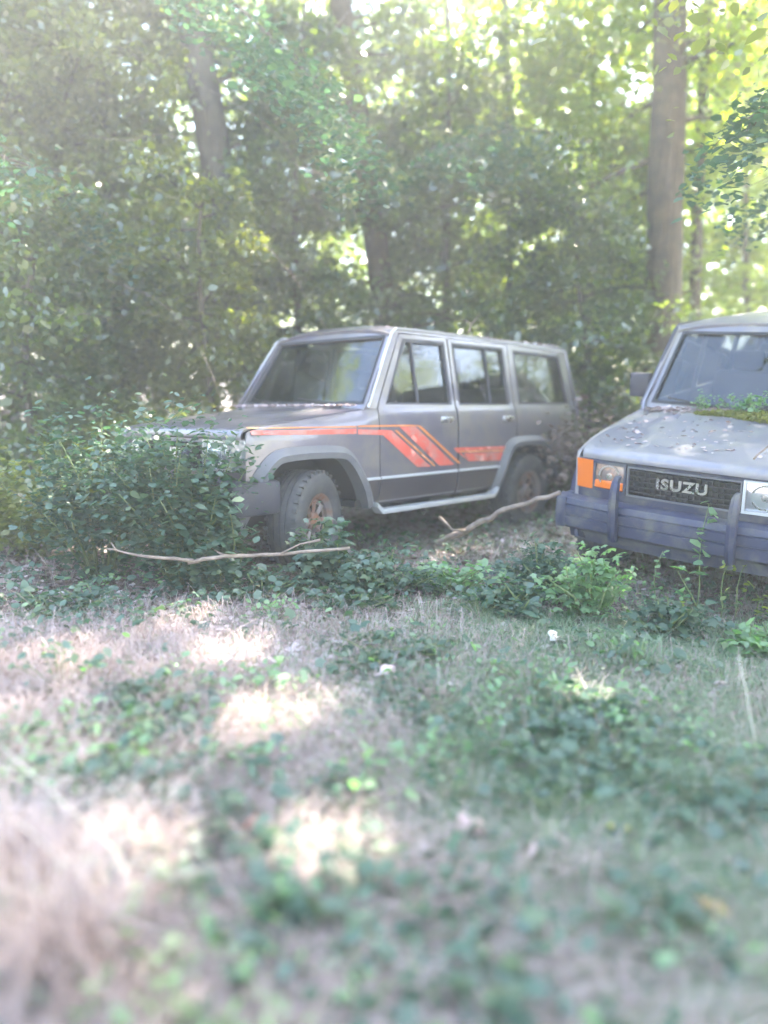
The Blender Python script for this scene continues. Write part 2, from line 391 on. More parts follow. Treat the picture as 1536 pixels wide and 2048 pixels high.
            b.sweep(rows, True); b.build('wheel_arch', c['flare'], root)
            # inner well
            b = MB(); b.sweep([[(x, s * .76, z + .01), (x, s * .42, z + .01)] for x, z in A]); b.sweep([[(x, s * .42, z + .01), (x, s * .42, .3)] for x, z in A]); b.build('wheel_well', M['black'], root)
        # side step
        b = MB(); rows = []
        for x in [-.60, -.66] + [-.7 - .25 * k for k in range(6)] + [-2.12, -2.18]:
            z0 = .345 if -.65 > x > -2.15 else .40
            rows.append([(x, s * .76, z0), (x, s * .845, z0), (x, s * .85, z0 + .02), (x, s * .845, z0 + .035), (x, s * .76, z0 + .035)])
        b.sweep(rows, True); b.build('side_step', M['steel'], root)
    # ---- bonnet
    b = MB(); rows = []
    prof = [(.0, -.060), (.004, -.035), (-.006, -.016), (-.025, -.006), (-.06, -.001)] + [(-.12 - .09 * k, 0) for k in range(12)]
    def bon(dx, dz, v):
        y = v * .742; x0 = .595 - .075 * abs(v) ** 2.2
        x = x0 + dx * (1.0 if dx > -.1 else 1.0); x = max(x, -.575 - .03 * v * v)
        rise = .022 * (1 - v * v) + .012 * (1 / (1 + math.exp((abs(v) - .60) * 60))) * min(1, max(0, (-dx - .08) / .2))
        return (x, y * (1 - .05 * max(0, (x - .1) / .42) ** 2.2), ztop(x) + .004 + dz + rise)
    for dx, dz in prof: rows.append([bon(dx, dz, -1 + k / 20) for k in range(41)])
    b.sweep(rows); bo = b.build('bonnet', c.get('bonnet', up), root); solid(bo, .012)
    # cowl
    b = MB(); b.sweep([[(-.50, y, 1.075), (-.555, y, 1.105 + .02 * (1 - (y / .75) ** 2)), (-.63, y, 1.10)] for y in [-.74 + .148 * k for k in range(11)]]); b.build('cowl_panel', M['dark'], root)
    # ---- windscreen
    b = MB(); panel(b, [(-.93, .07), (.93, .07), (.925, .91), (-.925, .91)], [], lambda u, t: wmap(u, t, -.004), .12); b.build('windscreen', M['screen'], root)
    b = MB(); panel(b, [(-.945, .05), (.945, .05), (.94, .93), (-.94, .93)], [[(-.915, .085), (.915, .085), (.91, .895), (-.91, .895)]], lambda u, t: wmap(u, t, .0135), .08)
    b.build('windscreen_seal', M['black'], root)
    for y0, y1 in ((.50, .02), (-.10, -.55)):
        b = MB(); q = [Vector(wmap(u / .72, t, .03)) for u, t in ((y0, .02), ((y0 + y1) / 2, .07), (y1, .11))]
        b.tube(q, .007, 6); b.tube([Vector((-.56, y0, 1.13)), q[0]], .008, 6); b.build('wiper', M['black'], root)
    b = MB(); panel(b, [(-.62, 1.17), (.62, 1.17), (.6, 1.62), (-.6, 1.62)], [], lambda y, z: (rm(y, z)[0] + .0, rm(y, z)[1], z), .3); b.build('rear_window', M['glass'], root)
    for s in (1, -1):
        b = MB(); b.box((-3.745, s * .68, .80), (.05, .12, .22)); b.build('tail_lamp', M['redlens'], root, bevel=.01)
    b = MB(); b.box((-3.82, 0, .56), (.13, 1.62, .14)); b.build('rear_bumper', M['dark'], root, bevel=.02)
    # ---- nose
    nf = lambda y: .575 - .055 * abs(y / .74) ** 2.2
    b = MB(); panel(b, [(-.735, .62), (.735, .62), (.735, .93), (-.735, .93)], [[(-.345, .725), (.345, .725), (.345, .905), (-.345, .905)]], lambda y, z: (nf(y), y, z), .07)
    b.sweep([[(nf(y) - .002, y, .62), (nf(y) - .06, y, .50), (nf(y) - .1, y, .44)] for y in [-.735 + .0735 * k for k in range(21)]])
    np_ = b.build('nose_panel', nose, root)
    b = MB(); b.sweep([[(nf(y) - .02, y, .47), (nf(y) + .05, y, .45), (nf(y) + .04, y, .35), (nf(y) - .02, y, .34)] for y in [-.70 + .07 * k for k in range(21)]], True); b.build('valance', nose, root)
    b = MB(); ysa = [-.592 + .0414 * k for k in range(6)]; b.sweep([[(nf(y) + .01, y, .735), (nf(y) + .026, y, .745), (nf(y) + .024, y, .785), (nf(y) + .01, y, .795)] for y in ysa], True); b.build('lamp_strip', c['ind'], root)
    b = MB(); b.box((nf(0) - .05, 0, .815), (.01, .72, .20)); 
    for k in range(5): b.box((nf(.1) - .012, 0, .745 + .035 * k), (.022, .69, .007))
    for k in range(19): b.box((nf(.1) - .02, -.324 + .036 * k, .815), (.014, .006, .178))
    gr = b.build('grille', M['black'], root, smooth=False)
    def frame(bb, y0, y1, z0, z1, t, xf, dep=.018):
        for a in ((y0, y1, z0, z0 + t), (y0, y1, z1 - t, z1)):
            ym = [a[0] + (a[1] - a[0]) * k / 6 for k in range(7)]
            bb.sweep([[(nf(y) + xf, y, a[2]), (nf(y) + xf + dep, y, a[2]), (nf(y) + xf + dep, y, a[3]), (nf(y) + xf, y, a[3])] for y in ym], True)
        for a in ((y0, y0 + t), (y1 - t, y1)):
            bb.sweep([[(nf(a[0]) + xf, a[0], z), (nf(a[0]) + xf + dep - .001, a[0], z), (nf(a[1]) + xf + dep - .001, a[1], z), (nf(a[1]) + xf, a[1], z)] for z in (z0 + t, z1 - t)], True)
    b = MB(); frame(b, -.360, .360, .714, .914, .009, .001); b.build('grille_surround', M['flare'], root)
    # letters
    tcv = bpy.data.curves.new('t', 'FONT'); tcv.body = 'ISUZU'; tcv.size = .094; tcv.align_x = 'CENTER'; tcv.align_y = 'CENTER'
    tcv.extrude = .006; tcv.offset = .0028; tcv.space_character = 1.12
    to = bpy.data.objects.new('t', tcv); C.objects.link(to)
    bpy.context.view_layer.update()
    me = bpy.data.meshes.new_from_object(to.evaluated_get(bpy.context.evaluated_depsgraph_get()))
    bpy.data.objects.remove(to)
    me.transform(Matrix.Translation((nf(0) + .008, 0, .825)) @ Matrix.Rotation(R(90), 4, 'Z') @ Matrix.Rotation(R(90), 4, 'X') @ Matrix.Diagonal((1.16, 1, 1, 1)))
    me.materials.clear(); link('lettering', me, M['chrome'], gr, smooth=False)
    for s in (1, -1):
        ya, yb = (.385, .592) if s > 0 else (-.592, -.385)
        b = MB(); ys_ = [ya + (yb - ya) * k / 5 for k in range(6)]
        b.sweep([[(nf(y) + .002 + .012 * math.sin(math.pi * q / 5), y, .735 + .17 * q / 5) for q in range(6)] for y in ys_])
        hl = b.build('headlight', c['dull'] if s < 0 else M['lens'], root)
        b = MB(); ym = (ya + yb) / 2; mb_ = Matrix.Translation((nf(ym) + .014, ym, .825)) @ Matrix.Rotation(R(90), 4, 'Z')
        b.lathe([(.066, -.004), (.072, .004), (.078, -.004)], mb_, 28, True); b.lathe([(0, -.006), (.022, -.004), (.022, .001), (0, .004)], mb_, 16)
        b.build('reflector', M['chrome'], hl)
        b = MB(); frame(b, ya - .018, yb + .018, .718, .922, .016, .001, .022); b.build('headlight_surround', c['low'] if s < 0 else c['bezel'], hl)
        y0, y1 = .612, .742
        b = MB(); rows = []
        for q in range(7):
            z = .722 + .198 * q / 6
            rows.append([(nf(y0) + .004, s * y0, z), (nf(y0) + .016, s * (y0 + .003), z), (nf(y1) + .012, s * (y1 - .008), z), (nf(y1) + .002, s * (y1 + .012), z), (nf(y1) - .02, s * (y1 + .012), z)])
        b.sweep(rows, True); b.build('indicator', c['ind'], root)
    # ---- bumper with guards
    def bump(u):  # u -1..1 along the bar
        y = u * .83; a = abs(u); x = .70 - .05 * a * a
        return x, y
    b = MB(); rows = []
    for k in range(25):
        u = -1 + k / 12; x, y = bump(u)
        rows.append([(x - .10, y, .46), (x - .02, y, .445), (x + .01, y, .47), (x + .012, y, .535), (x + .002, y, .54), (x + .002, y, .548), (x + .012, y, .553), (x + .010, y, .605), (x, y, .61), (x, y, .618), (x + .008, y, .623), (x - .005, y, .66), (x - .04, y, .672), (x - .10, y, .67)])
    b.sweep(rows, True)
    fb = b.build('front_bumper', c['bumper'], root)
    for s in (1, -1):
        b = MB(); rows = []
        for k in range(10):
            t = k / 9; an = t * R(82); x = .67 - .34 * t - 0.02 * math.sin(an); y = .86 + .02 * math.sin(an * 1.6) - .005
            x = .672 - .36 * t; y = .815 + .04 * math.sin(min(1, t * 3) * R(90)) - .025 * t; th = .07
            rows.append([(x, s * (y - th), .45), (x + .02 * (1 - t), s * y, .45), (x + .02 * (1 - t), s * (y + .004), .56), (x + .01 * (1 - t), s * y, .66), (x, s * (y - th), .672)])
        b.sweep(rows, True); b.build('bumper_end', c['bumper'], root, bevel=.015)
    for s in (1, -1):
        b = MB(); rows = []
        for x, z, ww in ((.73, .43, .022), (.75, .46, .024), (.765, .56, .025), (.767, .70, .025), (.76, .78, .024), (.74, .84, .020), (.71, .865, .015)):
            rows.append([(x - .045, s * .372 - ww, z), (x, s * .372 - ww, z), (x + .012, s * .372, z), (x, s * .372 + ww, z), (x - .045, s * .372 + ww, z)])
        b.sweep(rows, True); b.build('bumper_guard', c['guard'], root)
    # ---- underbody and cabin
    b = MB(); b.box((-1.65, 0, .40), (3.9, .84, .06)); b.box((-1.4, 0, .43), (1.9, 1.5, .05)); b.box((.2, 0, .6), (.5, .8, .35)); b.box((-.60, 0, .78), (.03, 1.48, .62))
    b.tube([(0, -.7, .36), (0, .7, .36)], .045, 10); b.tube([(AX, -.7, .36), (AX, .7, .36)], .05, 10); b.lathe([(0, -.14), (.12, -.1), (.14, 0), (.12, .1), (0, .14)], Matrix.Translation((AX, 0, .36)), 16)
    b.build('underbody', M['black'], root, bevel=.0)
    b = MB(); b.box((-3.1, 0, .74), (1.2, 1.48 * .56, .06)); b.build('boot_floor', M['black'], root)
    b = MB(); b.box((-.80, 0, 1.02), (.34, 1.44, .16)); b.build('dashboard', M['black'], root, bevel=.05)
    b = MB(); mt = Matrix.Translation((-1.03, .36, 1.06)) @ Matrix.Rotation(R(62), 4, 'Y') @ Matrix.Rotation(R(90), 4, 'X')
    b.lathe([(.19 + .012 * math.cos(t), .012 * math.sin(t)) for t in [k * math.pi / 3 for k in range(6)]], mt, 28, True)
    for an in (0, 120, 240): b.tube([mt @ Vector((0, 0, 0)), mt @ Vector((.19 * math.cos(R(an)), 0, .19 * math.sin(R(an))))], .012, 6)
    b.build('steering_wheel', M['black'], root)
    for (x, y, wd) in ((-1.45, .36, .5), (-1.45, -.36, .5), (-2.35, 0, 1.3)):
        b = MB(); b.box((x, y, .70), (.50, wd, .18)); b.box((x - .27, y, 1.02), (.14, wd, .58), Matrix.Rotation(R(-12), 3, 'Y'))
        for hy in ((0,) if wd < 1 else (-.4, .4)): b.box((x - .35, y + hy, 1.39), (.09, .26, .17), Matrix.Rotation(R(-8), 3, 'Y'))
        b.build('seat', M['seat'], root, bevel=.04)
    # ---- wheels
    for (x, s, st) in ((0, 1, c['steer']), (0, -1, c['steer']), (AX, 1, 0), (AX, -1, 0)):
        Mw = Matrix.Translation((x, s * .715, .345)) @ Matrix.Rotation(R(st), 4, 'Z') @ Matrix.Scale(s, 4, (0, 1, 0))
        prof = [(.19, -.10), (.21, -.115), (.28, -.122), (.335, -.115), (.355, -.095), (.362, -.05), (.355, -.048), (.355, -.040), (.363, -.038), (.363, -.006), (.355, -.004), (.355, .004), (.363, .006), (.363, .038), (.355, .040), (.355, .048), (.362, .05), (.355, .095), (.335, .115), (.28, .122), (.21, .115), (.19, .10)]
        b = MB(); b.lathe(prof, Mw, 48, True)
        for k in range(36):
            a = k * math.pi / 18
            for hh in (-.10, .10): b.box(Mw @ Vector((.352 * math.cos(a), hh, .352 * math.sin(a))), (.022, .035, .022), (Mw.to_3x3().normalized() @ Matrix.Rotation(-a, 3, 'Y')))
        ty = b.build('wheel', M['tyre'], root)
        b = MB(); b.lathe([(.20, -.09), (.195, .095), (.205, .112), (.19, .105), (.165, .085), (.16, .05)], Mw, 40)
        b.lathe([(.165, .062), (.15, .07), (.13, .066)], Mw, 40)
        b.lathe([(.0, .10), (.045, .10), (.055, .085), (.07, .07), (.075, .055), (.13, .066)][0:5], Mw, 24)
        for k in range(8):
            a = 2 * math.pi * k / 8
            b.sweep([[Mw @ Vector((r * math.cos(a + da), h, r * math.sin(a + da))) for da, h in ((-wd, hh), (0, hh + .012), (wd, hh), (0, hh - .02))] for r, wd, hh in ((.06, .36, .06), (.10, .22, .066), (.15, .17, .072))], True)
        b.lathe([(.14, -.02), (0, -.02)], Mw, 24)
        b.build('rim', M['rim'], ty)
    return root
left = wagon('parked_car', PL, 'charcoal grey off-road wagon with red diagonal side stripes, nose buried in bushes',
    dict(up=M['paint_dark'], low=M['paint_lower'], nose=M['paint_dark'], flare=M['flare'], gutter=M['steel'], bezel=M['chrome'], bumper=M['dark'], guard=M['dark'], steer=20, ind=M['lens'], dull=M['lens']))
right = wagon('parked_car', PR, 'blue silver off-road wagon with debris on its bonnet, cut off by the right edge',
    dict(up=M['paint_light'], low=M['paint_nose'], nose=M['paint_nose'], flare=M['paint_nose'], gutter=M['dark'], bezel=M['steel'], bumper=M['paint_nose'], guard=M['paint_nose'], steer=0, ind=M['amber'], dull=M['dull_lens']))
for s in (1, -1):
    b = MB(); b.box((-.80, s * .885, 1.265), (.07, .16, .19)); b.tube([(-.80, s * .76, 1.16), (-.79, s * .86, 1.22)], .015, 8)
    b.build('door_mirror', M['dark'], right, bevel=.025)

# stripes on the left car's side (thin films following the panels)
def cpt(px, py, yy=.81):
    """car-side (x, z) of a point seen at (px, py) in the photo"""
    d = cam.matrix_world.to_3x3() @ Vector(((px - 768) / 1536, (1024 - py) / 1536, -1))
    I = PL.inverted(); o = I @ cam.matrix_world.translation; dd = I.to_3x3() @ d
    t = (yy - o.y) / dd.y; p = o + dd * t; return (p.x, p.z)
def c1(x, y): return cpt(400 + x / 1.92, 600 + y / 1.92)
def stripe(polys, m, name='side_stripe', off=.0145):
    b = MB()
    for P in polys:
        P = [c1(*p) for p in P]
        panel(b, P, [], lambda x, z: (x, ymap(x, min(z, 1.1)) + off, z), .05)
    b.build(name, m, left)
stripe([[(218, 503), (400, 499), (600, 494), (600, 514), (400, 517), (216, 519)],
        [(606, 496), (735, 500), (885, 640), (832, 641), (700, 518), (606, 516)],
        [(766, 488), (826, 486), (976, 632), (918, 636)],
        [(972, 570), (984, 569), (1030, 617), (985, 584)]], M['red'])
stripe([[(1012, 588), (1178, 584), (1178, 615), (1030, 619)], [(975, 567), (1178, 561), (1178, 572), (985, 578)]], M['red'])
stripe([[(606, 482), (790, 479), (838, 481), (848, 484), (1000, 626), (990, 628), (836, 485), (606, 488)],
        [(216, 490), (600, 484), (600, 489), (216, 495)],
        [(745, 500), (755, 499), (904, 637), (896, 637)], [(990, 579), (1178, 575), (1178, 581), (996, 585)]], M['orange'], 'pin_stripe')

# ------------------------------------------------------------------ foliage tools
rng = np.random.default_rng(11)
def leaves(P, size, flat=.5, asp=.55, jit=.35, k=6, droop=0.):
    """P (n,3) -> (n,k,3) pointed leaves"""
    n = len(P); nrm = rng.normal(size=(n, 3)); nrm[:, 2] = np.abs(nrm[:, 2]) + flat * 2.2; nrm /= np.linalg.norm(nrm, axis=1)[:, None]
    t = rng.normal(size=(n, 3)); t[:, 2] -= droop; t -= (t * nrm).sum(1)[:, None] * nrm; t /= np.linalg.norm(t, axis=1)[:, None]
    b = np.cross(nrm, t); s = (size * (1 + jit * rng.normal(size=n)).clip(.35, 2))[:, None]
    if k == 6: sh = [(-.5, 0, 0), (-.2, .38, .05), (.2, .30, .03), (.5, 0, -.06), (.2, -.30, .03), (-.2, -.38, .05)]
    else: sh = [(-.5, 0, 0), (0, .42, .04), (.5, 0, -.05), (0, -.42, .04)]
    return np.stack([P + s * (a * t + q * asp * 1.6 * b + c_ * nrm) for a, q, c_ in sh], 1)
def lobed(P, size, flat=1.2):
    """five-lobed leaves, 10-gon"""
    n = len(P); nrm = rng.normal(size=(n, 3)) * .6; nrm[:, 2] = np.abs(nrm[:, 2]) + flat; nrm /= np.linalg.norm(nrm, axis=1)[:, None]
    t = rng.normal(size=(n, 3)); t -= (t * nrm).sum(1)[:, None] * nrm; t /= np.linalg.norm(t, axis=1)[:, None]; b = np.cross(nrm, t)
    s = (size * rng.uniform(.4, 1.35, n))[:, None]; out = []
    for i in range(10):
        a = math.pi * 2 * (i + .5) / 10; r = .5 * (1.0 if i % 2 == 0 else .66)
        q = r * (1 + .16 * rng.normal(size=n))[:, None]
        out.append(P + s * (q * math.cos(a) * t * 1.12 + q * math.sin(a) * b * .9 + (-.10 if i % 2 == 0 else .05) * nrm))
    return np.stack(out, 1)
def spray(o, d, L, wid, n, droop=.25, start=.15):
    """points of a flattened leafy bough from o along d"""
    o = np.array(o); d = np.array(d, float); d /= np.linalg.norm(d); side = np.cross(d, [0, 0, 1.]); side /= np.linalg.norm(side) + 1e-9
    t = start + (1 - start) * rng.random(n) ** .8; ww = wid * np.sin(np.clip(t, .05, .98) * math.pi) ** .6 + .05
    u = rng.uniform(-1, 1, n); P = o + d * (t * L)[:, None] + side * (u * ww)[:, None]
    P[:, 2] += -droop * L * t ** 2 - .15 * np.abs(u) * ww + rng.normal(size=n) * .07 * L
    return P + rng.normal(size=(n, 3)) * np.array([.05, .05, .05]) * (.5 + L * .6)
def tree(name, label, base, top, r, boughs, lsize, lm, nl, wmat, zlo=1.2, zhi=8.5, blen=(1.2, 2.6), group=None, dirs=None, k=6, droop=.25, asp=.5):
    bz = gh(base[0], base[1]); root = empty(name, (base[0], base[1], bz)); tag(root, label, 'tree', group)
    dx, dy, H = top[0] - base[0], top[1] - base[1], top[2]
    ph = random.uniform(0, 6); 
    def tp(t): return Vector((dx * t + .12 * math.sin(ph + t * 5) * t, dy * t, H * t - .15 * (1 - t)))
    b = MB(); N = 14; b.tube([tp(i / N) for i in range(N + 1)], [r * (1.35 if i == 0 else 1 - .62 * i / N) for i in range(N + 1)], 14)
    pts = []
    for i in range(boughs):
        t = (zlo + (zhi - zlo) * (i + random.random()) / boughs) / H; a = random.uniform(0, 2 * math.pi) if dirs is None else random.gauss(dirs[0], dirs[1])
        o = tp(min(t, .98)); L = random.uniform(*blen) * (1 - .35 * t); d = Vector((math.cos(a), math.sin(a), random.uniform(-.35, .7)))
        d.normalize(); P = [o + d * (L * q) + Vector((0, 0, -droop * L * q * q)) for q in (0, .3, .6, .95)]
        out_ = len(carve(np.array([np.array(p_) + np.array((base[0], base[1], bz)) for p_ in (P[2], P[3])]))) < 2 or droop > .9 or base[1] < 7
        if out_: P = P[:2 if base[1] < 7 else 3]
        b.tube(P, [r * .16 + .008, r * .1 + .006, .009, .003][:len(P)], 5)
        for q in range(3):
            tt = random.uniform(.3, .9); p0 = o + d * (L * tt) + Vector((0, 0, -droop * L * tt * tt)); sd_ = Vector((-d.y, d.x, .1)) * random.choice((-1, 1)) + d * .5
            if base[1] < 7: continue
            b.tube([p0, p0 + sd_ * L * .2 + Vector((0, 0, .02)), p0 + sd_ * L * .38 - Vector((0, 0, .05))], [.008, .006, .003], 4)
        pts.append(spray(o, d, L * 1.08, L * .42, nl, droop))
    for vi in range((N + 1) * 14):
        v_ = b.v[vi]; q_ = 1 + .10 * math.sin(v_[2] * 3 + vi % 14 * 1.9) * math.sin(vi % 14 * 2.3 + ph); c_ = tp(min(1, vi // 14 / N)); b.v[vi] = (c_.x + (v_[0] - c_.x) * q_, c_.y + (v_[1] - c_.y) * q_, v_[2])
    b.build('trunk', wmat, root, split=False)
    P = np.concatenate(pts); P = carve(P + np.array(root.location)) - np.array(root.location); cr = link('crown', npmesh('crown', leaves(P, lsize, .15, asp, k=k, droop=.5), k), lm, root)
    return root
def at(px, d): return ((px - 768) / 1536 * d * 1.0, d)
def ground_d(px, py, z=0.):
    """ground point seen at photo pixel"""
    d = cam.matrix_world.to_3x3() @ Vector(((px - 768) / 1536, (1024 - py) / 1536, -1)); o = cam.matrix_world.translation
    t = 3.
    for _ in range(12): t = (gh(o.x + d.x * t, o.y + d.y * t) + z - o.z) / d.z
    return Vector((o.x + d.x * t, o.y + d.y * t, o.z + d.z * t))
def pix3(px, py, dist):
    d = cam.matrix_world.to_3x3() @ Vector(((px - 768) / 1536, (1024 - py) / 1536, -1)); o = cam.matrix_world.translation
    return o + d * (dist / d.y)

# sun gaps in the canopy: leaves are missing along the sun's way to these sunlit spots
def pix3(px, py, dist):
    d = cam.matrix_world.to_3x3() @ Vector(((px - 768) / 1536, (1024 - py) / 1536, -1)); o = cam.matrix_world.translation
    return o + d * (dist / d.y)
GAPS = [(pix3(683, 818, 5.6), .11), (pix3(655, 885, 5.15), .07), (pix3(530, 900, 4.8), .12), (pix3(925, 1014, 6.0), .07), (pix3(1120, 825, 7.6), .09), (pix3(970, 860, 6.9), .08), (pix3(1370, 832, 5.0), .06), (pix3(1330, 856, 4.9), .04)]
GAPS += [(ground_d(*q[:2]), q[2]) for q in ((470, 1172, .10), (560, 1470, .16), (10, 1205, .10), (330, 1270, .10), (440, 1330, .07), (1170, 1415, .09), (1075, 1300, .08), (620, 1760, .08), (170, 1870, .05), (520, 1100, .06), (1190, 1075, .06), (1110, 1270, .05))]
def carve(P):
    sv = np.array(sdir); keep = np.ones(len(P), bool)
    for g_, r_ in GAPS:
        q = P - np.array(g_); t = q @ sv; dd = np.linalg.norm(q - t[:, None] * sv, axis=1); keep &= ~((t > .8) & (dd < r_ * .7 + .02 + .010 * t))
    return P[keep]
# ------------------------------------------------------------------ trees
def T(name, label, px, d, pxt, H, r, *a, **k):
    lo, hi = pix3(px, 650, d), pix3(pxt, 50, d); e = (hi - lo) / (hi.z - lo.z); bx = (lo - e * lo.z).x
    return tree(name, label, (bx, d), (bx + e.x * H, d, H), r, *a, **k)
T('deciduous_tree', 'tall thick straight trunk standing between the two cars, at right', 1320, 9.6, 1346, 13, .245, 34, .10, M['fol_lit'], 300, M['bark_brown'], zlo=3.0, zhi=12, blen=(1.6, 3.0), dirs=(R(90), R(62)))
T('deciduous_tree', 'thin brown trunk just right of the thick straight trunk', 1392, 10.8, 1411, 12, .09, 26, .09, M['fol_lit'], 260, M['bark_brown'], zlo=2.6, zhi=11, dirs=(R(90), R(62)))
T('deciduous_tree', 'slim grey trunk rising above the middle of the striped car', 1018, 11.8, 1012, 12, .075, 34, .09, M['fol_mid'], 340, M['bark'], zlo=1.6, zhi=11, dirs=(R(90), R(62)))
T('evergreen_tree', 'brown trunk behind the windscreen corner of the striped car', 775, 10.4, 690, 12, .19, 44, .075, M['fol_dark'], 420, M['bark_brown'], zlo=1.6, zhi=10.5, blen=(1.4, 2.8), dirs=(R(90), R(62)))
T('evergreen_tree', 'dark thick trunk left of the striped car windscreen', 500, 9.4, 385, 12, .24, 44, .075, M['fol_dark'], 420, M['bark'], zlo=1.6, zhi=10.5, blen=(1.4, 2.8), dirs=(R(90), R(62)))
T('evergreen_tree', 'leafy tree with brown trunk at the far left edge', 140, 9.6, 110, 10, .16, 46, .075, M['fol_mid'], 400, M['bark_brown'], zlo=1.3, zhi=9.5, blen=(1.4, 2.8))
T('evergreen_tree', 'narrow brown trunk in the thicket at left, next to the leftmost tree', 240, 11, 215, 10, .10, 40, .08, M['fol_mid'], 380, M['bark_brown'], zlo=1.3, zhi=9.5)
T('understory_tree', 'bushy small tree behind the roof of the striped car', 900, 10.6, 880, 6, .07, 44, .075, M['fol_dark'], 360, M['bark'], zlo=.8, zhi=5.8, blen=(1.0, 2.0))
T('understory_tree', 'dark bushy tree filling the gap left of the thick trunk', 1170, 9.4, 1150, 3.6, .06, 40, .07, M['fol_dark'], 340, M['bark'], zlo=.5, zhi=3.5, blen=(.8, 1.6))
T('understory_tree', 'leafy sapling beyond the thick trunk at the right edge', 1500, 12.5, 1490, 7, .07, 34, .09, M['fol_lit'], 260, M['bark'], zlo=.8, zhi=6.5, blen=(.9, 1.8))
T('understory_tree', 'low bushy tree hiding the thicket behind the striped bonnet', 420, 7.9, 400, 3.2, .05, 36, .065, M['fol_mid'], 300, M['bark'], zlo=.4, zhi=3.1, blen=(.7, 1.4))
T('understory_tree', 'low dark bushy tree at the left edge', 60, 7.2, 40, 3.0, .05, 36, .065, M['fol_dark'], 300, M['bark'], zlo=.4, zhi=2.9, blen=(.7, 1.4))
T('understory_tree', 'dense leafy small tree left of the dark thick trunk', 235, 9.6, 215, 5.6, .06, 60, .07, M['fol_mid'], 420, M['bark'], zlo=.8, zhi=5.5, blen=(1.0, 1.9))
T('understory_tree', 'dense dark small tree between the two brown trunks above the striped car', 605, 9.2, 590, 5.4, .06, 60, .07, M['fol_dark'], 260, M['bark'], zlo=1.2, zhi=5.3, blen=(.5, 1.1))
T('understory_tree', 'dense small tree behind the leftmost bough at the left edge', 20, 8.6, 0, 5.6, .06, 60, .07, M['fol_mid'], 420, M['bark'], zlo=.8, zhi=5.5, blen=(1.0, 1.9))
T('understory_tree', 'sunlit small tree between the slim grey trunk and the thick trunk', 1190, 11.6, 1200, 6.5, .06, 56, .085, M['fol_lit'], 360, M['bark'], zlo=1.5, zhi=6.4, blen=(1.0, 2.0))
for nm, x, y, H_ in (('added broad crown shade tree right of the silver car, outside the frame', 5.6, 6.6, 10), ('spreading broad crown tree standing behind the photographer at right', 5.2, -2.5, 13), ('spreading broad crown tree standing behind the photographer at left', -5.0, -1.5, 13), ('tall broad crown tree far behind the photographer', .5, -6.0, 14)):  # the one right of the silver car is added to shade the foreground
    tree('deciduous_tree', nm, (x, y), (x * .75, y, H_), .22, 46, .08, M['fol_mid'], 420, M['bark'], zlo=5.2, zhi=H_ - 1, blen=(2.4, 4.6))
tree('deciduous_tree', 'added loose crowned shade tree near the right of the photographer, outside the frame', (4.8, 3.0), (3.6, 3.2, 9), .16, 40, .085, M['fol_mid'], 460, M['bark'], zlo=4.0, zhi=8.2, blen=(2.0, 3.8))  # unseen tree added to keep sun off the near ground
tree('deciduous_tree', 'added high crowned shade tree beyond the silver car, outside the frame at right', (5.6, 9.4), (5.0, 9.2, 11), .18, 44, .09, M['fol_mid'], 420, M['bark'], zlo=6.0, zhi=10.5, blen=(1.6, 3.2))  # unseen tree added so its crown shades the silver bonnet
# overhanging boughs with bluish shaded leaves (their trunks stand outside the frame)
def bough(label, o, e, n, lm, size, wid):
    o = Vector(o); e = Vector(e); root = empty('hanging_bough', o); tag(root, label, 'branch', 'shaded boughs hanging into view')
    b = MB(); L = (e - o); P = [L * q + Vector((0, 0, -.25 * L.length * q * q + .25 * L.length * q)) for q in (0, .25, .5, .75, 1)]
    b.tube(P, [.03, .022, .014, .008, .003], 7); pts = []
    for i in range(26):
        t = random.uniform(.2, 1); p = L * t + Vector((0, 0, .25 * L.length * (t - t * t))); s_ = Vector((-L.y, L.x, 0)).normalized() * random.choice((-1, 1)) + L.normalized() * .7
        b.tube([p, p + s_ * wid * .3 + Vector((0, 0, .03)), p + s_ * wid * .6 - Vector((0, 0, .06))], [.007, .004, .002], 4)
        pts.append(spray(p, s_ + Vector((0, 0, -.15)), wid * random.uniform(.8, 1.3), .22, n, .3, .05))
    b.build('branch', M['bark'], root, split=False)
    P = carve(np.concatenate(pts) + np.array(o)) - np.array(o); link('foliage', npmesh('foliage', leaves(P, size, .9, .6, droop=.7), 6), lm, root); return root
bough('bluish green bough drooping across the thick trunk at upper right', (4.4, 5.6, 4.3), (2.35, 5.6, 3.0), 90, M['fol_teal'], .06, .8)
bough('bluish green bough hanging over the right edge above the silver car', (4.8, 6.4, 3.1), (3.1, 6.0, 2.9), 90, M['fol_teal'], .06, .9)
bough('bluish green bough above the windscreen of the striped car', (-2.2, 8.0, 5.2), (-.25, 7.2, 3.35), 90, M['fol_teal'], .055, .9)
bough('bluish green bough at the left edge at mid height', (-5.2, 6.8, 3.9), (-2.9, 6.4, 2.9), 80, M['fol_teal'], .055, .9)
bough('bluish green bough in front of the slim grey trunk', (2.0, 10.5, 4.4), (.35, 8.6, 3.5), 80, M['fol_teal'], .06, .9)

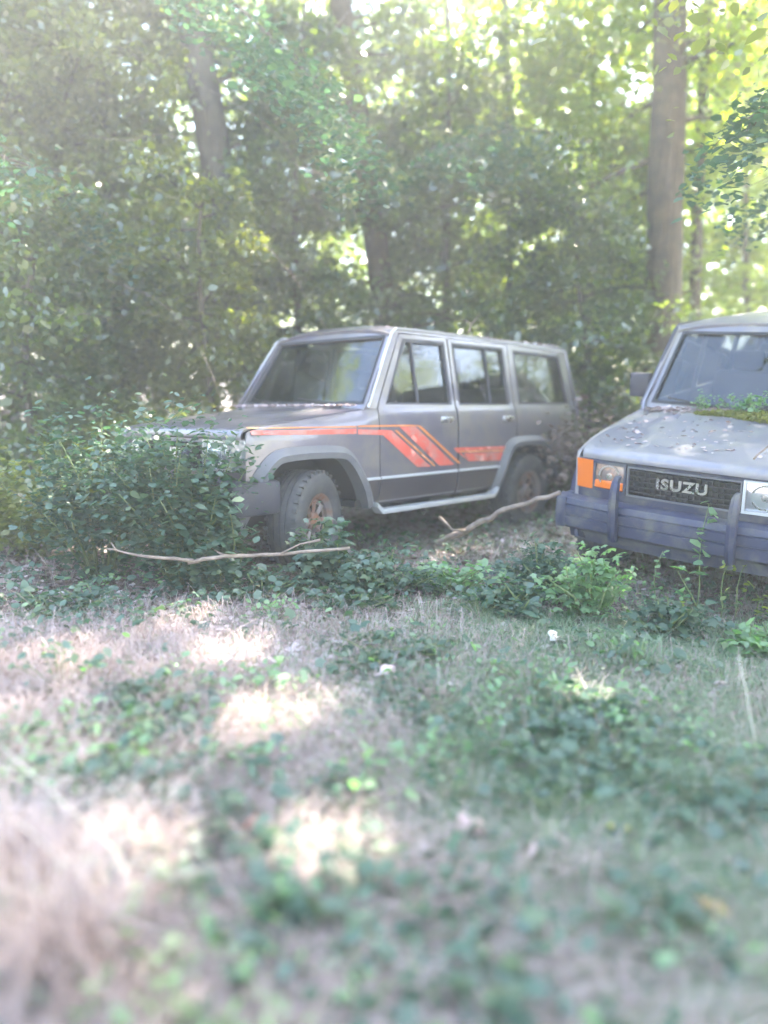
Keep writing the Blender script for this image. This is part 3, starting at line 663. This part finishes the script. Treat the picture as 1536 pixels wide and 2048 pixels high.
# far-off wood all round: trunks and leaf masses in one object
def wood():
    b = MB()
    for i in range(70):
        a = random.uniform(0, 2 * math.pi); d = random.uniform(17, 34)
        if random.random() < .55: a = random.uniform(R(48), R(132))
        x, y = d * math.cos(a), d * math.sin(a); r = random.uniform(.07, .2); H = random.uniform(8, 15)
        b.tube([(x, y, -.3), (x + random.uniform(-.3, .3), y, H * .5), (x + random.uniform(-.8, .8), y, H)], [r * 1.2, r * .8, r * .3], 8)
    link('distant_trunks', mesh('distant_trunks', b.v, b.f), M['bark'])
    tag(bpy.data.objects['distant_trunks'], 'distant tree trunks deep in the wood behind the cars', 'woodland', None, 'stuff')
    out = []; 
    for i in range(1400):
        front = i < 840
        a = R(random.uniform(40, 140)) if front else random.uniform(R(145), R(395)); d = random.uniform(14, 30) if front else random.uniform(22, 34)
        x, y = d * math.cos(a), d * math.sin(a)
        zmax = 13 if front else 10
        if front and x > 2.5: zmax = 8.5
        z = random.uniform(.2, 1) ** 1.1 * zmax
        n = 190; q = rng.normal(size=(n, 3)); q /= np.linalg.norm(q, axis=1)[:, None]; q *= (rng.random(n) ** .45)[:, None] * np.array([1.5, 1.3, .75]) * random.uniform(.7, 1.3)
        out.append(q + np.array([x, y, max(z, .5)]))
    P = np.concatenate(out); o = link('distant_foliage', npmesh('distant_foliage', leaves(P, .17, .4, .6, k=4), 4), M['fol_lit'])
    tag(o, 'sunlit yellow green foliage of the wood far behind both cars', 'woodland', None, 'stuff')
wood()

# ------------------------------------------------------------------ shrubs
def shrub(label, c, rx, ry, h, n, size, lm, group=None, name='shrub', fn=leaves, stems=14, flat=.8):
    z = gh(c[0], c[1]); root = empty(name, (c[0], c[1], z)); tag(root, label, 'shrub', group)
    b = MB(); pts = []
    for i in range(stems):
        a = random.uniform(0, 6.28); q = random.random() ** .6; e = Vector((rx * q * math.cos(a), ry * q * math.sin(a), h * random.uniform(.55, 1) * (1 - .35 * q * q)))
        s = Vector((e.x * .15, e.y * .15, 0)); m_ = (s + e) / 2 + Vector((random.uniform(-.06, .06), random.uniform(-.06, .06), .1 * h))
        b.tube([s, m_, e], [.008, .006, .003], 5)
        k = n // stems; t = rng.uniform(.25, 1.05, k)[:, None]
        pts.append(np.array(s) * (1 - t) ** 2 + 2 * np.array(m_) * t * (1 - t) + np.array(e) * t * t + rng.normal(size=(k, 3)) * np.array([rx, ry, h * .6]) * .17)
    P = np.concatenate(pts); P[:, 2] = np.maximum(P[:, 2], .02)
    b.build('stems', M['stem'], root, split=False)
    L = fn(P, size) if fn is lobed else fn(P, size, flat)
    link('foliage', npmesh('foliage', L, L.shape[1]), lm, root); return root
shrub('big bluish green bush covering the nose of the striped car', (-1.24, 4.62), .54, .26, 1.12, 5200, .047, M['fol_teal'], stems=26)
shrub('tall loose shrub rising over the bonnet tip of the striped car', (-1.85, 4.9), .45, .3, 1.32, 3400, .047, M['fol_teal'], stems=20)
shrub('mid green bush at the left edge beside the striped car nose', (-2.55, 5.5), .75, .5, .85, 3800, .05, M['fol_mid'], stems=22)
shrub('low bush against the front bumper end of the striped car', (-.98, 4.5), .24, .16, .66, 900, .06, M['fol_teal'], stems=14)
shrub('small leafy bush in front of the front wheel', (-.36, 4.62), .22, .16, .50, 420, .075, M['fol_teal'], stems=10, fn=lobed)
shrub('leafy clump below the doors of the striped car', (-.02, 4.55), .42, .3, .33, 1100, .05, M['fol_teal'], stems=18, fn=lobed)
shrub('leafy clump between the fallen log and the silver car', (1.02, 4.7), .32, .28, .38, 1000, .05, M['fol_teal'], stems=18, fn=lobed)
shrub('broad leaved bush at the corner bumper of the silver car', (1.22, 4.30), .30, .14, .46, 520, .06, M['fol_sap'], stems=14, fn=lobed)
shrub('dead brown thicket between the two cars', (1.9, 7.7), .6, .7, 1.05, 2200, .06, M['litter_brown'], stems=26)
shrub('pale thicket behind the bonnet of the striped car', (-2.35, 6.9), .8, .5, 1.25, 2600, .06, M['fol_mid'], stems=26)
shrub('green undergrowth beneath the thick trunk, left of the silver roof', (2.7, 8.9), .8, .6, 1.6, 2600, .07, M['fol_mid'], stems=28)
shrub('brown leafy undergrowth at the far left edge', (-4.1, 7.6), .9, .7, 1.4, 2200, .065, M['litter_brown'], stems=26)

for (x, y, rx, ry, h, n, lm, lb) in ((-.72, 4.42, .3, .16, .24, 420, 'fol_teal', 'scruffy low weeds left of the front wheel behind the long pale branch'), (.42, 4.62, .34, .2, .26, 460, 'fol_sap', 'scruffy weeds below the rear door of the striped car'),
        (.72, 4.25, .3, .2, .22, 380, 'fol_teal', 'scruffy weeds in front of the fallen log'), (1.62, 4.12, .32, .12, .26, 380, 'fol_teal', 'loose weeds beneath the bumper guard of the silver car'), (2.02, 3.92, .28, .12, .22, 320, 'fol_sap', 'loose weeds at the right edge beneath the silver bumper'),
        (-.15, 4.2, .36, .18, .20, 420, 'fol_teal', 'low scruffy weeds below the side step of the striped car'), (-1.7, 4.1, .4, .2, .20, 420, 'fol_teal', 'low scruffy weeds before the big bush at left'), (.05, 3.5, .32, .24, .14, 380, 'fol_teal', 'low weeds in the middle of the clearing above the arching stalk'),
        (.85, 2.9, .3, .22, .13, 380, 'fol_teal', 'low weeds in the grass right of centre'), (-.95, 2.75, .32, .24, .13, 420, 'fol_teal', 'low weeds in the left part of the clearing'), (-.85, 2.2, .2, .18, .12, 300, 'fol_teal', 'low weeds beside the long dry stalk')):
    shrub(lb, (x, y), rx, ry, h, n, .05, M[lm], group='scruffy weeds around the cars', name='weed_clump', stems=16, fn=lobed if n % 20 else leaves)
# ------------------------------------------------------------------ slender saplings before the silver car
def sapling(label, px, py, h, n, lsz, lm, lean=0.):
    p = ground_d(px, py + 52); h += .05; lsz *= 1.2; root = empty('sapling', p); tag(root, label, 'plant', 'slender saplings in front of the silver car')
    b = MB(); P = [Vector((lean * t * t * h + .012 * math.sin(7 * t), .02 * math.sin(4 * t), h * t)) for t in (0, .25, .5, .75, 1)]; b.tube(P, [.005, .0045, .004, .003, .002], 5)
    pts = []
    for i in range(n):
        t = random.uniform(.35, 1.02) if h > .25 else random.uniform(.2, 1); q = P[0].lerp(P[-1], t); a = i * 2.4; r = random.uniform(.02, .06) * (1.3 - .6 * t)
        e = q + Vector((math.cos(a) * r, math.sin(a) * r, .01)); b.tube([q, e], [.0015, .001], 4); pts.append(np.array(e))
    b.build('stem', M['stem'], root, split=False)
    link('leaves', npmesh('leaves', leaves(np.array(pts), lsz, .8, .6), 6), lm, root)
sapling('tallest sapling, standing before the lettered grille', 1392, 1180, .66, 34, .05, M['fol_sap'])
sapling('thin sapling left of the tallest one, by the bumper guard', 1305, 1170, .34, 8, .045, M['fol_sap'], .05)
sapling('thin sapling with yellowish leaves right of the tallest one', 1440, 1195, .34, 9, .04, M['fol_lit'])
sapling('bare stemmed sapling nearest the right edge', 1468, 1190, .36, 6, .035, M['fol_lit'], .1)
sapling('bent sapling arching toward the silver bumper', 1395, 1195, .30, 8, .05, M['fol_sap'], -.5)
sapling('tiny sapling with yellow green leaves below the silver bumper', 1352, 1205, .12, 10, .04, M['fol_lit'])
sapling('tiny leafy sapling at the right edge below the bumper', 1515, 1200, .14, 14, .04, M['fol_lit'])

# ------------------------------------------------------------------ dead wood
def stick(name, label, pts, rad, m='twig', group=None, cat='branch', fork=None):
    pts = [Vector(p) for p in pts]; o0 = pts[0]; b = MB(); Q = []
    for i in range(len(pts) - 1):
        for k in range(5): Q.append(pts[i].lerp(pts[i + 1], k / 5) + Vector((random.uniform(-1, 1), random.uniform(-1, 1), random.uniform(-1, 1))) * rad[0] * .35)
    Q.append(pts[-1]); n = len(Q)
    b.tube([q - o0 for q in Q], [rad[0] + (rad[1] - rad[0]) * i / (n - 1) for i in range(n)], 8)
    for f in (fork or []): b.tube([Vector(p) - o0 for p in f], [rad[0] * .55, rad[0] * .3, rad[1]][:len(f)], 6)
    o = b.build(name, M[m], None, split=False); o.location = o0; tag(o, label, cat, group); return o
a = ground_d(868, 1090, .03); e = pix3(1120, 985, 5.3)
stick('fallen_log', 'pale fallen log leaning up from the leaves toward the silver bumper', [a, a.lerp(e, .3) + Vector((0, 0, .01)), a.lerp(e, .6) + Vector((0, 0, .045)), e], (.028, .016), fork=[[a.lerp(e, .3), pix3(905, 1060, 5.7), pix3(880, 1035, 5.9)]])
stick('fallen_branch', 'long pale branch lying in front of the striped car front wheel', [pix3(375, 1124, 4.3), pix3(450, 1112, 4.35), pix3(540, 1110, 4.4), pix3(700, 1096, 4.5)], (.013, .010), fork=[[pix3(560, 1108, 4.4), pix3(600, 1088, 4.45), pix3(640, 1080, 4.5)], [pix3(450, 1112, 4.35), pix3(420, 1095, 4.4)]])
stick('fallen_branch', 'thin branch with a forked tip left of the long pale branch', [pix3(385, 1122, 4.3), pix3(290, 1112, 4.15), pix3(215, 1098, 4.1)], (.012, .004), fork=[[pix3(235, 1104, 4.12), pix3(222, 1085, 4.12)]])
stick('broken_branch', 'brown branch propped upright under the nose of the striped car', [pix3(335, 1030, 4.7), pix3(395, 1115, 4.6)], (.02, .012))
stick('twig', 'straw coloured twig sticking out over the bonnet of the silver car at the right edge', [pix3(1508, 917, 4.45), pix3(1560, 870, 4.6)], (.006, .004))
stick('twig', 'bare twig poking up from the roof of the striped car', [pix3(935, 668, 6.6), pix3(943, 648, 6.6), pix3(958, 630, 6.6)], (.008, .003), fork=[[pix3(943, 648, 6.6), pix3(930, 640, 6.6)]])
stick('dry_stalk', 'long dry stalk slanting across the lower left foreground', [ground_d(350, 1960), pix3(230, 1700, 1.75), pix3(0, 1490, 2.1)], (.0032, .0016), 'stalk')
stick('dry_stalk', 'second dry stalk crossing low at the bottom left corner', [ground_d(330, 1940), pix3(150, 1740, 1.6), pix3(30, 1640, 1.7)], (.0026, .0014), 'stalk')
stick('grass_stalk', 'tall single grass stalk near the right edge', [ground_d(1536, 1620), pix3(1510, 1480, 2.75), pix3(1478, 1312, 2.9)], (.003, .0015), 'stalk')
stick('dry_stalk', 'arching pale stalk in the middle foreground', [ground_d(865, 1440), pix3(885, 1365, 3.35), pix3(950, 1346, 3.4), pix3(1035, 1352, 3.4)], (.003, .0015), 'stalk')
canes = [((215, 560), (330, 600), (420, 720), (470, 905)), ((420, 180), (560, 260), (640, 420), (760, 620)), ((180, 270), (260, 285), (330, 262), (400, 300)), ((430, 10), (520, 60), (620, 130), (640, 240)),
         ((270, 340), (300, 375), (330, 388), (345, 398)), ((0, 1170), (60, 1200), (110, 1300), (150, 1420)), ((60, 1090), (95, 1130), (130, 1190), (165, 1240)), ((500, 460), (580, 540), (640, 640), (700, 720)),
         ((590, 330), (650, 350), (700, 400), (720, 470)), ((130, 700), (200, 640), (300, 620), (380, 660)), ((700, 20), (640, 90), (610, 200), (600, 300)), ((20, 980), (70, 1010), (120, 1080), (170, 1180))]
cl = ['long dry vine sloping down toward the striped bonnet', 'dry vine slanting past the dark thick trunk to the striped roof', 'short dry twig curving across the upper left foliage', 'arching dry vine at the top left between the trunks',
      'small curved dry twig in the left foliage', 'pale dead cane bending over the left edge of the foreground', 'short dead cane standing under the left bush', 'thin dry vine ending at the windscreen of the striped car',
      'dry vine looping beneath the bluish bough above the striped car', 'dry vine arching over the brown undergrowth at far left', 'dry vine hanging along the brown trunk at the top', 'dead cane leaning out of the left bush']
for i, (P, lb) in enumerate(zip(canes, cl)):
    d = (7.0, 8.3, 7.6, 8.4, 7.3, 4.0, 4.6, 7.6, 8.0, 7.4, 8.8, 4.9)[i]
    b = MB(); Q = smoothpath(list(P), 2); pts = [pix3(q[0], q[1], d + .15 * math.sin(j)) for j, q in enumerate(Q)]; pts = [p - pts[0] for p in pts[:1]] + [p - pts[0] for p in pts[1:]]
    o0 = pix3(Q[0][0], Q[0][1], d)
    b.tube(pts, [(.0025 if i == 9 else .0036) * d / 8 * (1 - .5 * j / len(pts)) for j in range(len(pts))], 5)
    o = b.build('dry_vine', M['twig'], None, split=False); o.location = o0; tag(o, lb, 'vine', 'dry vines and canes in the thicket')

# ------------------------------------------------------------------ litter and growth on the silver car
def on_bonnet(x, y): return PR @ Vector((x, y, ztop(x) + .005 + .034 * (1 - (y / .742) ** 2)))
root = empty('moss_mound', on_bonnet(-.42, .12)); tag(root, 'yellow green moss mound on the bonnet against the silver car windscreen', 'moss')
V = []; N = 3800
q = rng.random((N, 2)); r = np.sqrt(q[:, 0]); an = q[:, 1] * 2 * np.pi; X = r * .13 * np.cos(an) * (1 + .4 * np.sin(3 * an)); Y = r * .42 * np.sin(an); Z = .035 * (1 - r ** 2) * (1 + .3 * np.sin(9 * X + 7 * Y))
rotR = np.array(PR.to_3x3())
P = (rotR @ np.stack([X, Y, Z + .004 * rng.random(N) - .004]).reshape(3, -1)).T
link('moss', npmesh('moss', leaves(P, .03, .2, .6), 6), M['moss'], root)
pts = []
b = MB()
for i in range(26):
    t = random.uniform(-1, 1); p = PR.to_3x3() @ Vector((random.uniform(-.10, .04), t * .42, .02)); e = p + Vector((random.uniform(-.05, .05), random.uniform(-.05, .05), random.uniform(.03, .13)))
    b.tube([p, e], [.002, .001], 4)
    for k in range(26): pts.append(np.array(p.lerp(e, random.uniform(.2, 1.1))) + rng.normal(size=3) * .024)
b.build('stems', M['stem'], root, split=False); link('seedlings', npmesh('seedlings', leaves(np.array(pts), .026, .5, .6), 6), M['fol_sap'], root)
P = []
for i in range(900):
    y = random.uniform(-.70, .72); x = -.53 + abs(random.gauss(0, .06)); P.append(np.array(on_bonnet(x, y)) + np.array([0, 0, random.uniform(0, .02)]))
for i in range(240): P.append(np.array(on_bonnet(random.uniform(-.45, .45), random.uniform(-.68, .7))) + np.array([0, 0, .004]))
tag(link('bonnet_litter', npmesh('bonnet_litter', leaves(np.array(P), .034, 1.5, .6), 6), M['litter']), 'dead leaves gathered under the windscreen of the silver car', 'leaf litter', None, 'stuff')
P = []
for i in range(240):
    x = random.uniform(-3.6, -1.0); y = random.choice((-1, 1)) * (.66 - abs(random.gauss(0, .10))); P.append(np.array(PL @ Vector((x, y, 1.735 + .055 * (1 - abs(y / .672) ** 3.5)))))
for i in range(420):
    y = random.uniform(-.72, .72); P.append(np.array(PL @ Vector((-.53 + abs(random.gauss(0, .05)), y, 1.15))))
tag(link('roof_litter', npmesh('roof_litter', leaves(np.array(P), .034, 1.2, .6), 6), M['litter']), 'dead leaves caught on the roof and cowl of the striped car', 'leaf litter', None, 'stuff')

# ------------------------------------------------------------------ ground cover
ghv = np.vectorize(gh)
def scatter(n, x0=-7, x1=7, y0=.7, y1=11, dens=None):
    out = []
    while sum(len(o) for o in out) < n:
        y = y0 + (y1 - y0) * rng.random(n * 2) ** 1.7; x = rng.uniform(-1, 1, n * 2) * (.75 * y + .5)
        m_ = (x > x0) & (x < x1)
        if dens is not None: m_ &= rng.random(n * 2) < dens(x, y)
        out.append(np.stack([x[m_], y[m_]], 1))
    P = np.concatenate(out)[:n]; return np.column_stack([P, ghv(P[:, 0], P[:, 1])])
def patch(x, y, s=1., ph=0): return .5 + .5 * np.sin(1.9 * s * x + ph + 1.3 * np.sin(1.1 * s * y + ph)) * np.sin(2.3 * s * y - ph + 1.1 * np.sin(1.7 * s * x))
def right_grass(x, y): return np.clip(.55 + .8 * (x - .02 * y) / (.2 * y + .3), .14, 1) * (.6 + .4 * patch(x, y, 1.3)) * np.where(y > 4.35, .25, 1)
def blades(P, h, wd, lean):
    n = len(P); a = rng.uniform(0, 2 * np.pi, n); H = h * rng.uniform(.4, 1.5, n); l = lean * rng.uniform(.3, 1.3, n) * H
    d = np.stack([np.cos(a), np.sin(a), 0 * a], 1); s = np.stack([-np.sin(a), np.cos(a), 0 * a], 1) * wd
    up = np.array([0, 0, 1.])
    p1 = P + d * (l * .35)[:, None] + up * (H * .62)[:, None]; p2 = P + d * l[:, None] + up * (H * (1 - .35 * lean))[:, None]
    return np.stack([P - s, P + s, p1 - s * .8, p1 + s * .8, p2 - s * .2, p2 + s * .2], 1)
P = scatter(170000, dens=right_grass); tag(link('grass', strips('grass', blades(P, .085, .0019, 1.25)), M['grass']), 'short green grass thickest at the right of the foreground', 'grass', None, 'stuff')
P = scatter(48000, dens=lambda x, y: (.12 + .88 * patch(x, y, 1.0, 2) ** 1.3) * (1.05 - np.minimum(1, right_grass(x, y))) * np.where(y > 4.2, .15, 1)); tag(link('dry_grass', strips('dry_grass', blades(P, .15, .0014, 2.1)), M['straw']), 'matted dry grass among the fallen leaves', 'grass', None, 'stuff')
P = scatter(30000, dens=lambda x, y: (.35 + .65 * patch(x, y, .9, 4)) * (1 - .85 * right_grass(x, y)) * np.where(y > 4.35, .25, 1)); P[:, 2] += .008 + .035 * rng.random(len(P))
tag(link('leaf_litter', npmesh('leaf_litter', leaves(P, .038, 2.2, .62), 6), M['litter']), 'carpet of pinkish brown fallen leaves', 'leaf litter', None, 'stuff')
P = scatter(26000, y0=4.1, y1=10, dens=lambda x, y: np.clip((y - 4.0) * 1.6, 0, 1)); P[:, 2] += .006 + .025 * rng.random(len(P))  # darker brown leaves, starting where the pale litter thins out
tag(link('brown_litter', npmesh('brown_litter', leaves(P, .055, 1.6, .65), 6), M['litter_brown']), 'dark brown leaf litter under and around both cars', 'leaf litter', None, 'stuff')
P = scatter(1500, dens=lambda x, y: patch(x, y, 1.1, 1) ** 4); P[:, 2] += .06 + .07 * rng.random(len(P))
P = np.repeat(P, 4, 0) + rng.normal(size=(len(P) * 4, 3)) * np.array([.035, .035, .015])
tag(link('ground_cover', npmesh('ground_cover', leaves(P, .034, .5, .45), 6), M['fol_sap']), 'creeping green ground cover leaves', 'ground cover', None, 'stuff')
P = scatter(1700, dens=lambda x, y: patch(x, y, 1.2, 3) ** 3); P[:, 2] += .06 + .08 * rng.random(len(P))
P = np.repeat(P, 4, 0) + rng.normal(size=(len(P) * 4, 3)) * np.array([.04, .04, .02])
tag(link('ivy_cover', npmesh('ivy_cover', lobed(P, .055, .9), 10), M['fol_teal']), 'bluish green ivy like ground cover', 'ground cover', None, 'stuff')

# individual plants and leaves
PLANTS = [(690, 1180, .22, 'teal', 'leafy seedling clump under the front door sill of the striped car'), (120, 1400, .16, 'teal', 'low bluish plant at the left edge of the foreground'),
 (330, 1420, .17, 'teal', 'low bluish plant right of the leftmost foreground plant'), (330, 1530, .17, 'teal', 'bluish plant left of the bare brown patch'), (200, 1590, .16, 'sap', 'pale green plant above the long dry stalk'),
 (545, 1250, .13, 'sap', 'small yellow green seedling in the leaves below the striped car'), (720, 1620, .14, 'sap', 'bright green seedling in the centre of the foreground'), (1060, 1400, .17, 'teal', 'round bluish plant in the middle of the foreground'),
 (1180, 1560, .14, 'teal', 'low bluish plant in the grass below the arching stalk'), (1110, 1660, .17, 'teal', 'broad leaved bluish plant in the right foreground'), (870, 1560, .13, 'sap', 'pale seedling beside the pinkish patch'),
 (740, 1930, .18, 'teal', 'large bluish plant at the bottom centre'), (1020, 1950, .17, 'teal', 'bluish plant in the bottom right foreground'), (1310, 1920, .14, 'teal', 'low bluish plant near the bottom right corner'),
 (430, 1930, .16, 'sap', 'pale green seedling where the dry stalks meet'), (30, 1900, .16, 'teal', 'bluish plant in the bottom left corner'), (1240, 1330, .12, 'sap', 'tuft of broad leaves left of the tall grass tuft'),
 (960, 1240, .16, 'teal', 'leafy clump before the fallen log'), (1140, 1210, .20, 'teal', 'leafy clump left of the silver car bumper'), (520, 1400, .13, 'sap', 'small plant above the bare sandy patch'), (1420, 1640, .13, 'teal', 'bluish seedling deep in the right grass')]
for px, py, r, c_, lb in PLANTS:
    r *= 1.25
    p = ground_d(px, py); root = empty('seedling', p); tag(root, lb, 'plant', 'low plants on the woodland floor'); b = MB(); pts = []
    for i in range(15):
        a = i * 2.4 + random.random(); q = r * (.2 + .8 * random.random()); e = Vector((math.cos(a) * q, math.sin(a) * q, r * random.uniform(.35, .95)))
        b.tube([(0, 0, 0), e * .5 + Vector((0, 0, .02)), e], [.0025, .002, .0015], 4); pts.append(np.array(e))
    b.build('stems', M['stem'], root, split=False); link('leaves', npmesh('leaves', leaves(np.repeat(np.array(pts), 3, 0) + rng.normal(size=(45, 3)) * .02, .042, .6, .5), 6), M['fol_teal'] if c_ == 'teal' else M['fol_sap'], root)
# wispy dry tufts in the near corner
for px, py, n_, h_, lb in ((150, 1990, 420, .34, 'wispy pale dry grass tuft in the bottom left corner'), (60, 1800, 360, .30, 'pale dry grass tuft at the left edge above the corner one'), (300, 1760, 200, .22, 'thin dry grass tuft beside the long dry stalk'), (760, 1490, 80, .16, 'lavender grey dry grass tuft in the middle of the foreground'), (860, 1420, 80, .15, 'dry grass tuft under the arching pale stalk'), (1180, 1780, 80, .17, 'pinkish dry grass tuft in the lower right grass')):
    p = ground_d(px, py); o = link('dry_grass_tuft', strips('dry_grass_tuft', blades(rng.normal(size=(n_, 3)) * np.array([.06, .05, 0]), h_, .0018, .9)), M['straw']); o.location = p; tag(o, lb, 'grass', 'dry grass tufts in the foreground')
# grass tuft
p = ground_d(1265, 1345); o = link('grass_tuft', strips('grass_tuft', blades(rng.normal(size=(90, 3)) * np.array([.035, .035, 0]), .19, .003, .7)), M['grass']); o.location = p
tag(o, 'tall tuft of green grass standing in front of the silver car', 'grass')
LV = [(480, 1650, .11, (.55, .20, .12), 'orange brown fallen leaf left of centre in the foreground'), (375, 1655, .055, (.55, .48, .12), 'yellow fallen leaf beside the orange one'), (610, 1745, .10, (.60, .48, .40), 'tan curled leaf below the orange one'),
      (860, 2010, .085, (.55, .20, .17), 'pinkish red leaf at the bottom edge'), (830, 1700, .06, (.62, .56, .58), 'pale grey pink leaf in the centre foreground'), (1238, 1655, .05, (.50, .46, .10), 'yellow leaf in the right grass'),
      (1115, 1275, .10, (.62, .60, .55), 'large whitish curled leaf left of the grass tuft'), (775, 1345, .09, (.60, .45, .45), 'pink upright leaf left of the arching stalk'), (1050, 1700, .09, (.58, .42, .38), 'pale pink leaf left of the yellow one in the right grass'),
      (1425, 1815, .06, (.55, .38, .14), 'ochre leaf near the bottom right'), (1440, 1365, .05, (.5, .4, .36), 'small brown leaf in the right hand grass'), (150, 1200, .06, (.5, .48, .58), 'lavender grey leaf under the left bush'),
      (940, 1655, .08, (.52, .36, .32), 'brown leaf beside the broad leaved bluish plant')]
for px, py, s_, col, lb in LV:
    p = ground_d(px, py, .075); m = mat('fallen_leaf', col, .6, noise=(30, tuple(c_ * .7 for c_ in col), .4, .7)); b = MB(); n = 18; k = random.uniform(0, 6)
    ring = [Vector((s_ * .6 * math.cos(t) * (1 + .28 * math.cos(5 * t)), s_ * .45 * math.sin(t) * (1 + .28 * math.cos(5 * t)), s_ * .18 * math.cos(2 * t + k))) for t in [2 * math.pi * i / n for i in range(n)]]
    b.add([Vector((0, 0, -.01))] + ring, [(0, i + 1, (i + 1) % n + 1) for i in range(n)]); b.tube([ring[9], ring[9] * 1.5], [.0015, .001], 4)
    o = b.build('fallen_leaf', m, None, split=False); solid(o, .0008); o.location = p; o.rotation_euler = (R(random.uniform(15, 45)), 0, random.uniform(0, 6)); tag(o, lb, 'leaf', 'single fallen leaves in the foreground')

# ------------------------------------------------------------------ haze
hm = bpy.data.materials.new('haze'); hm.use_nodes = True; n = hm.node_tree; n.nodes.clear(); out = n.nodes.new('ShaderNodeOutputMaterial')
v = n.nodes.new('ShaderNodeVolumePrincipled'); v.inputs['Color'].default_value = (1, .98, .95, 1); v.inputs['Density'].default_value = .0115; v.inputs['Anisotropy'].default_value = .5
n.links.new(v.outputs[0], out.inputs['Volume'])
b = MB(); b.box((0, 0, 7.4), (134, 134, 17.8)); hz = b.build('haze', hm, None, smooth=False); tag(hz, kind='stuff', label='pale haze volume added to stand in for lens glow', cat='haze')  # volume added to imitate the milky veil of the lens
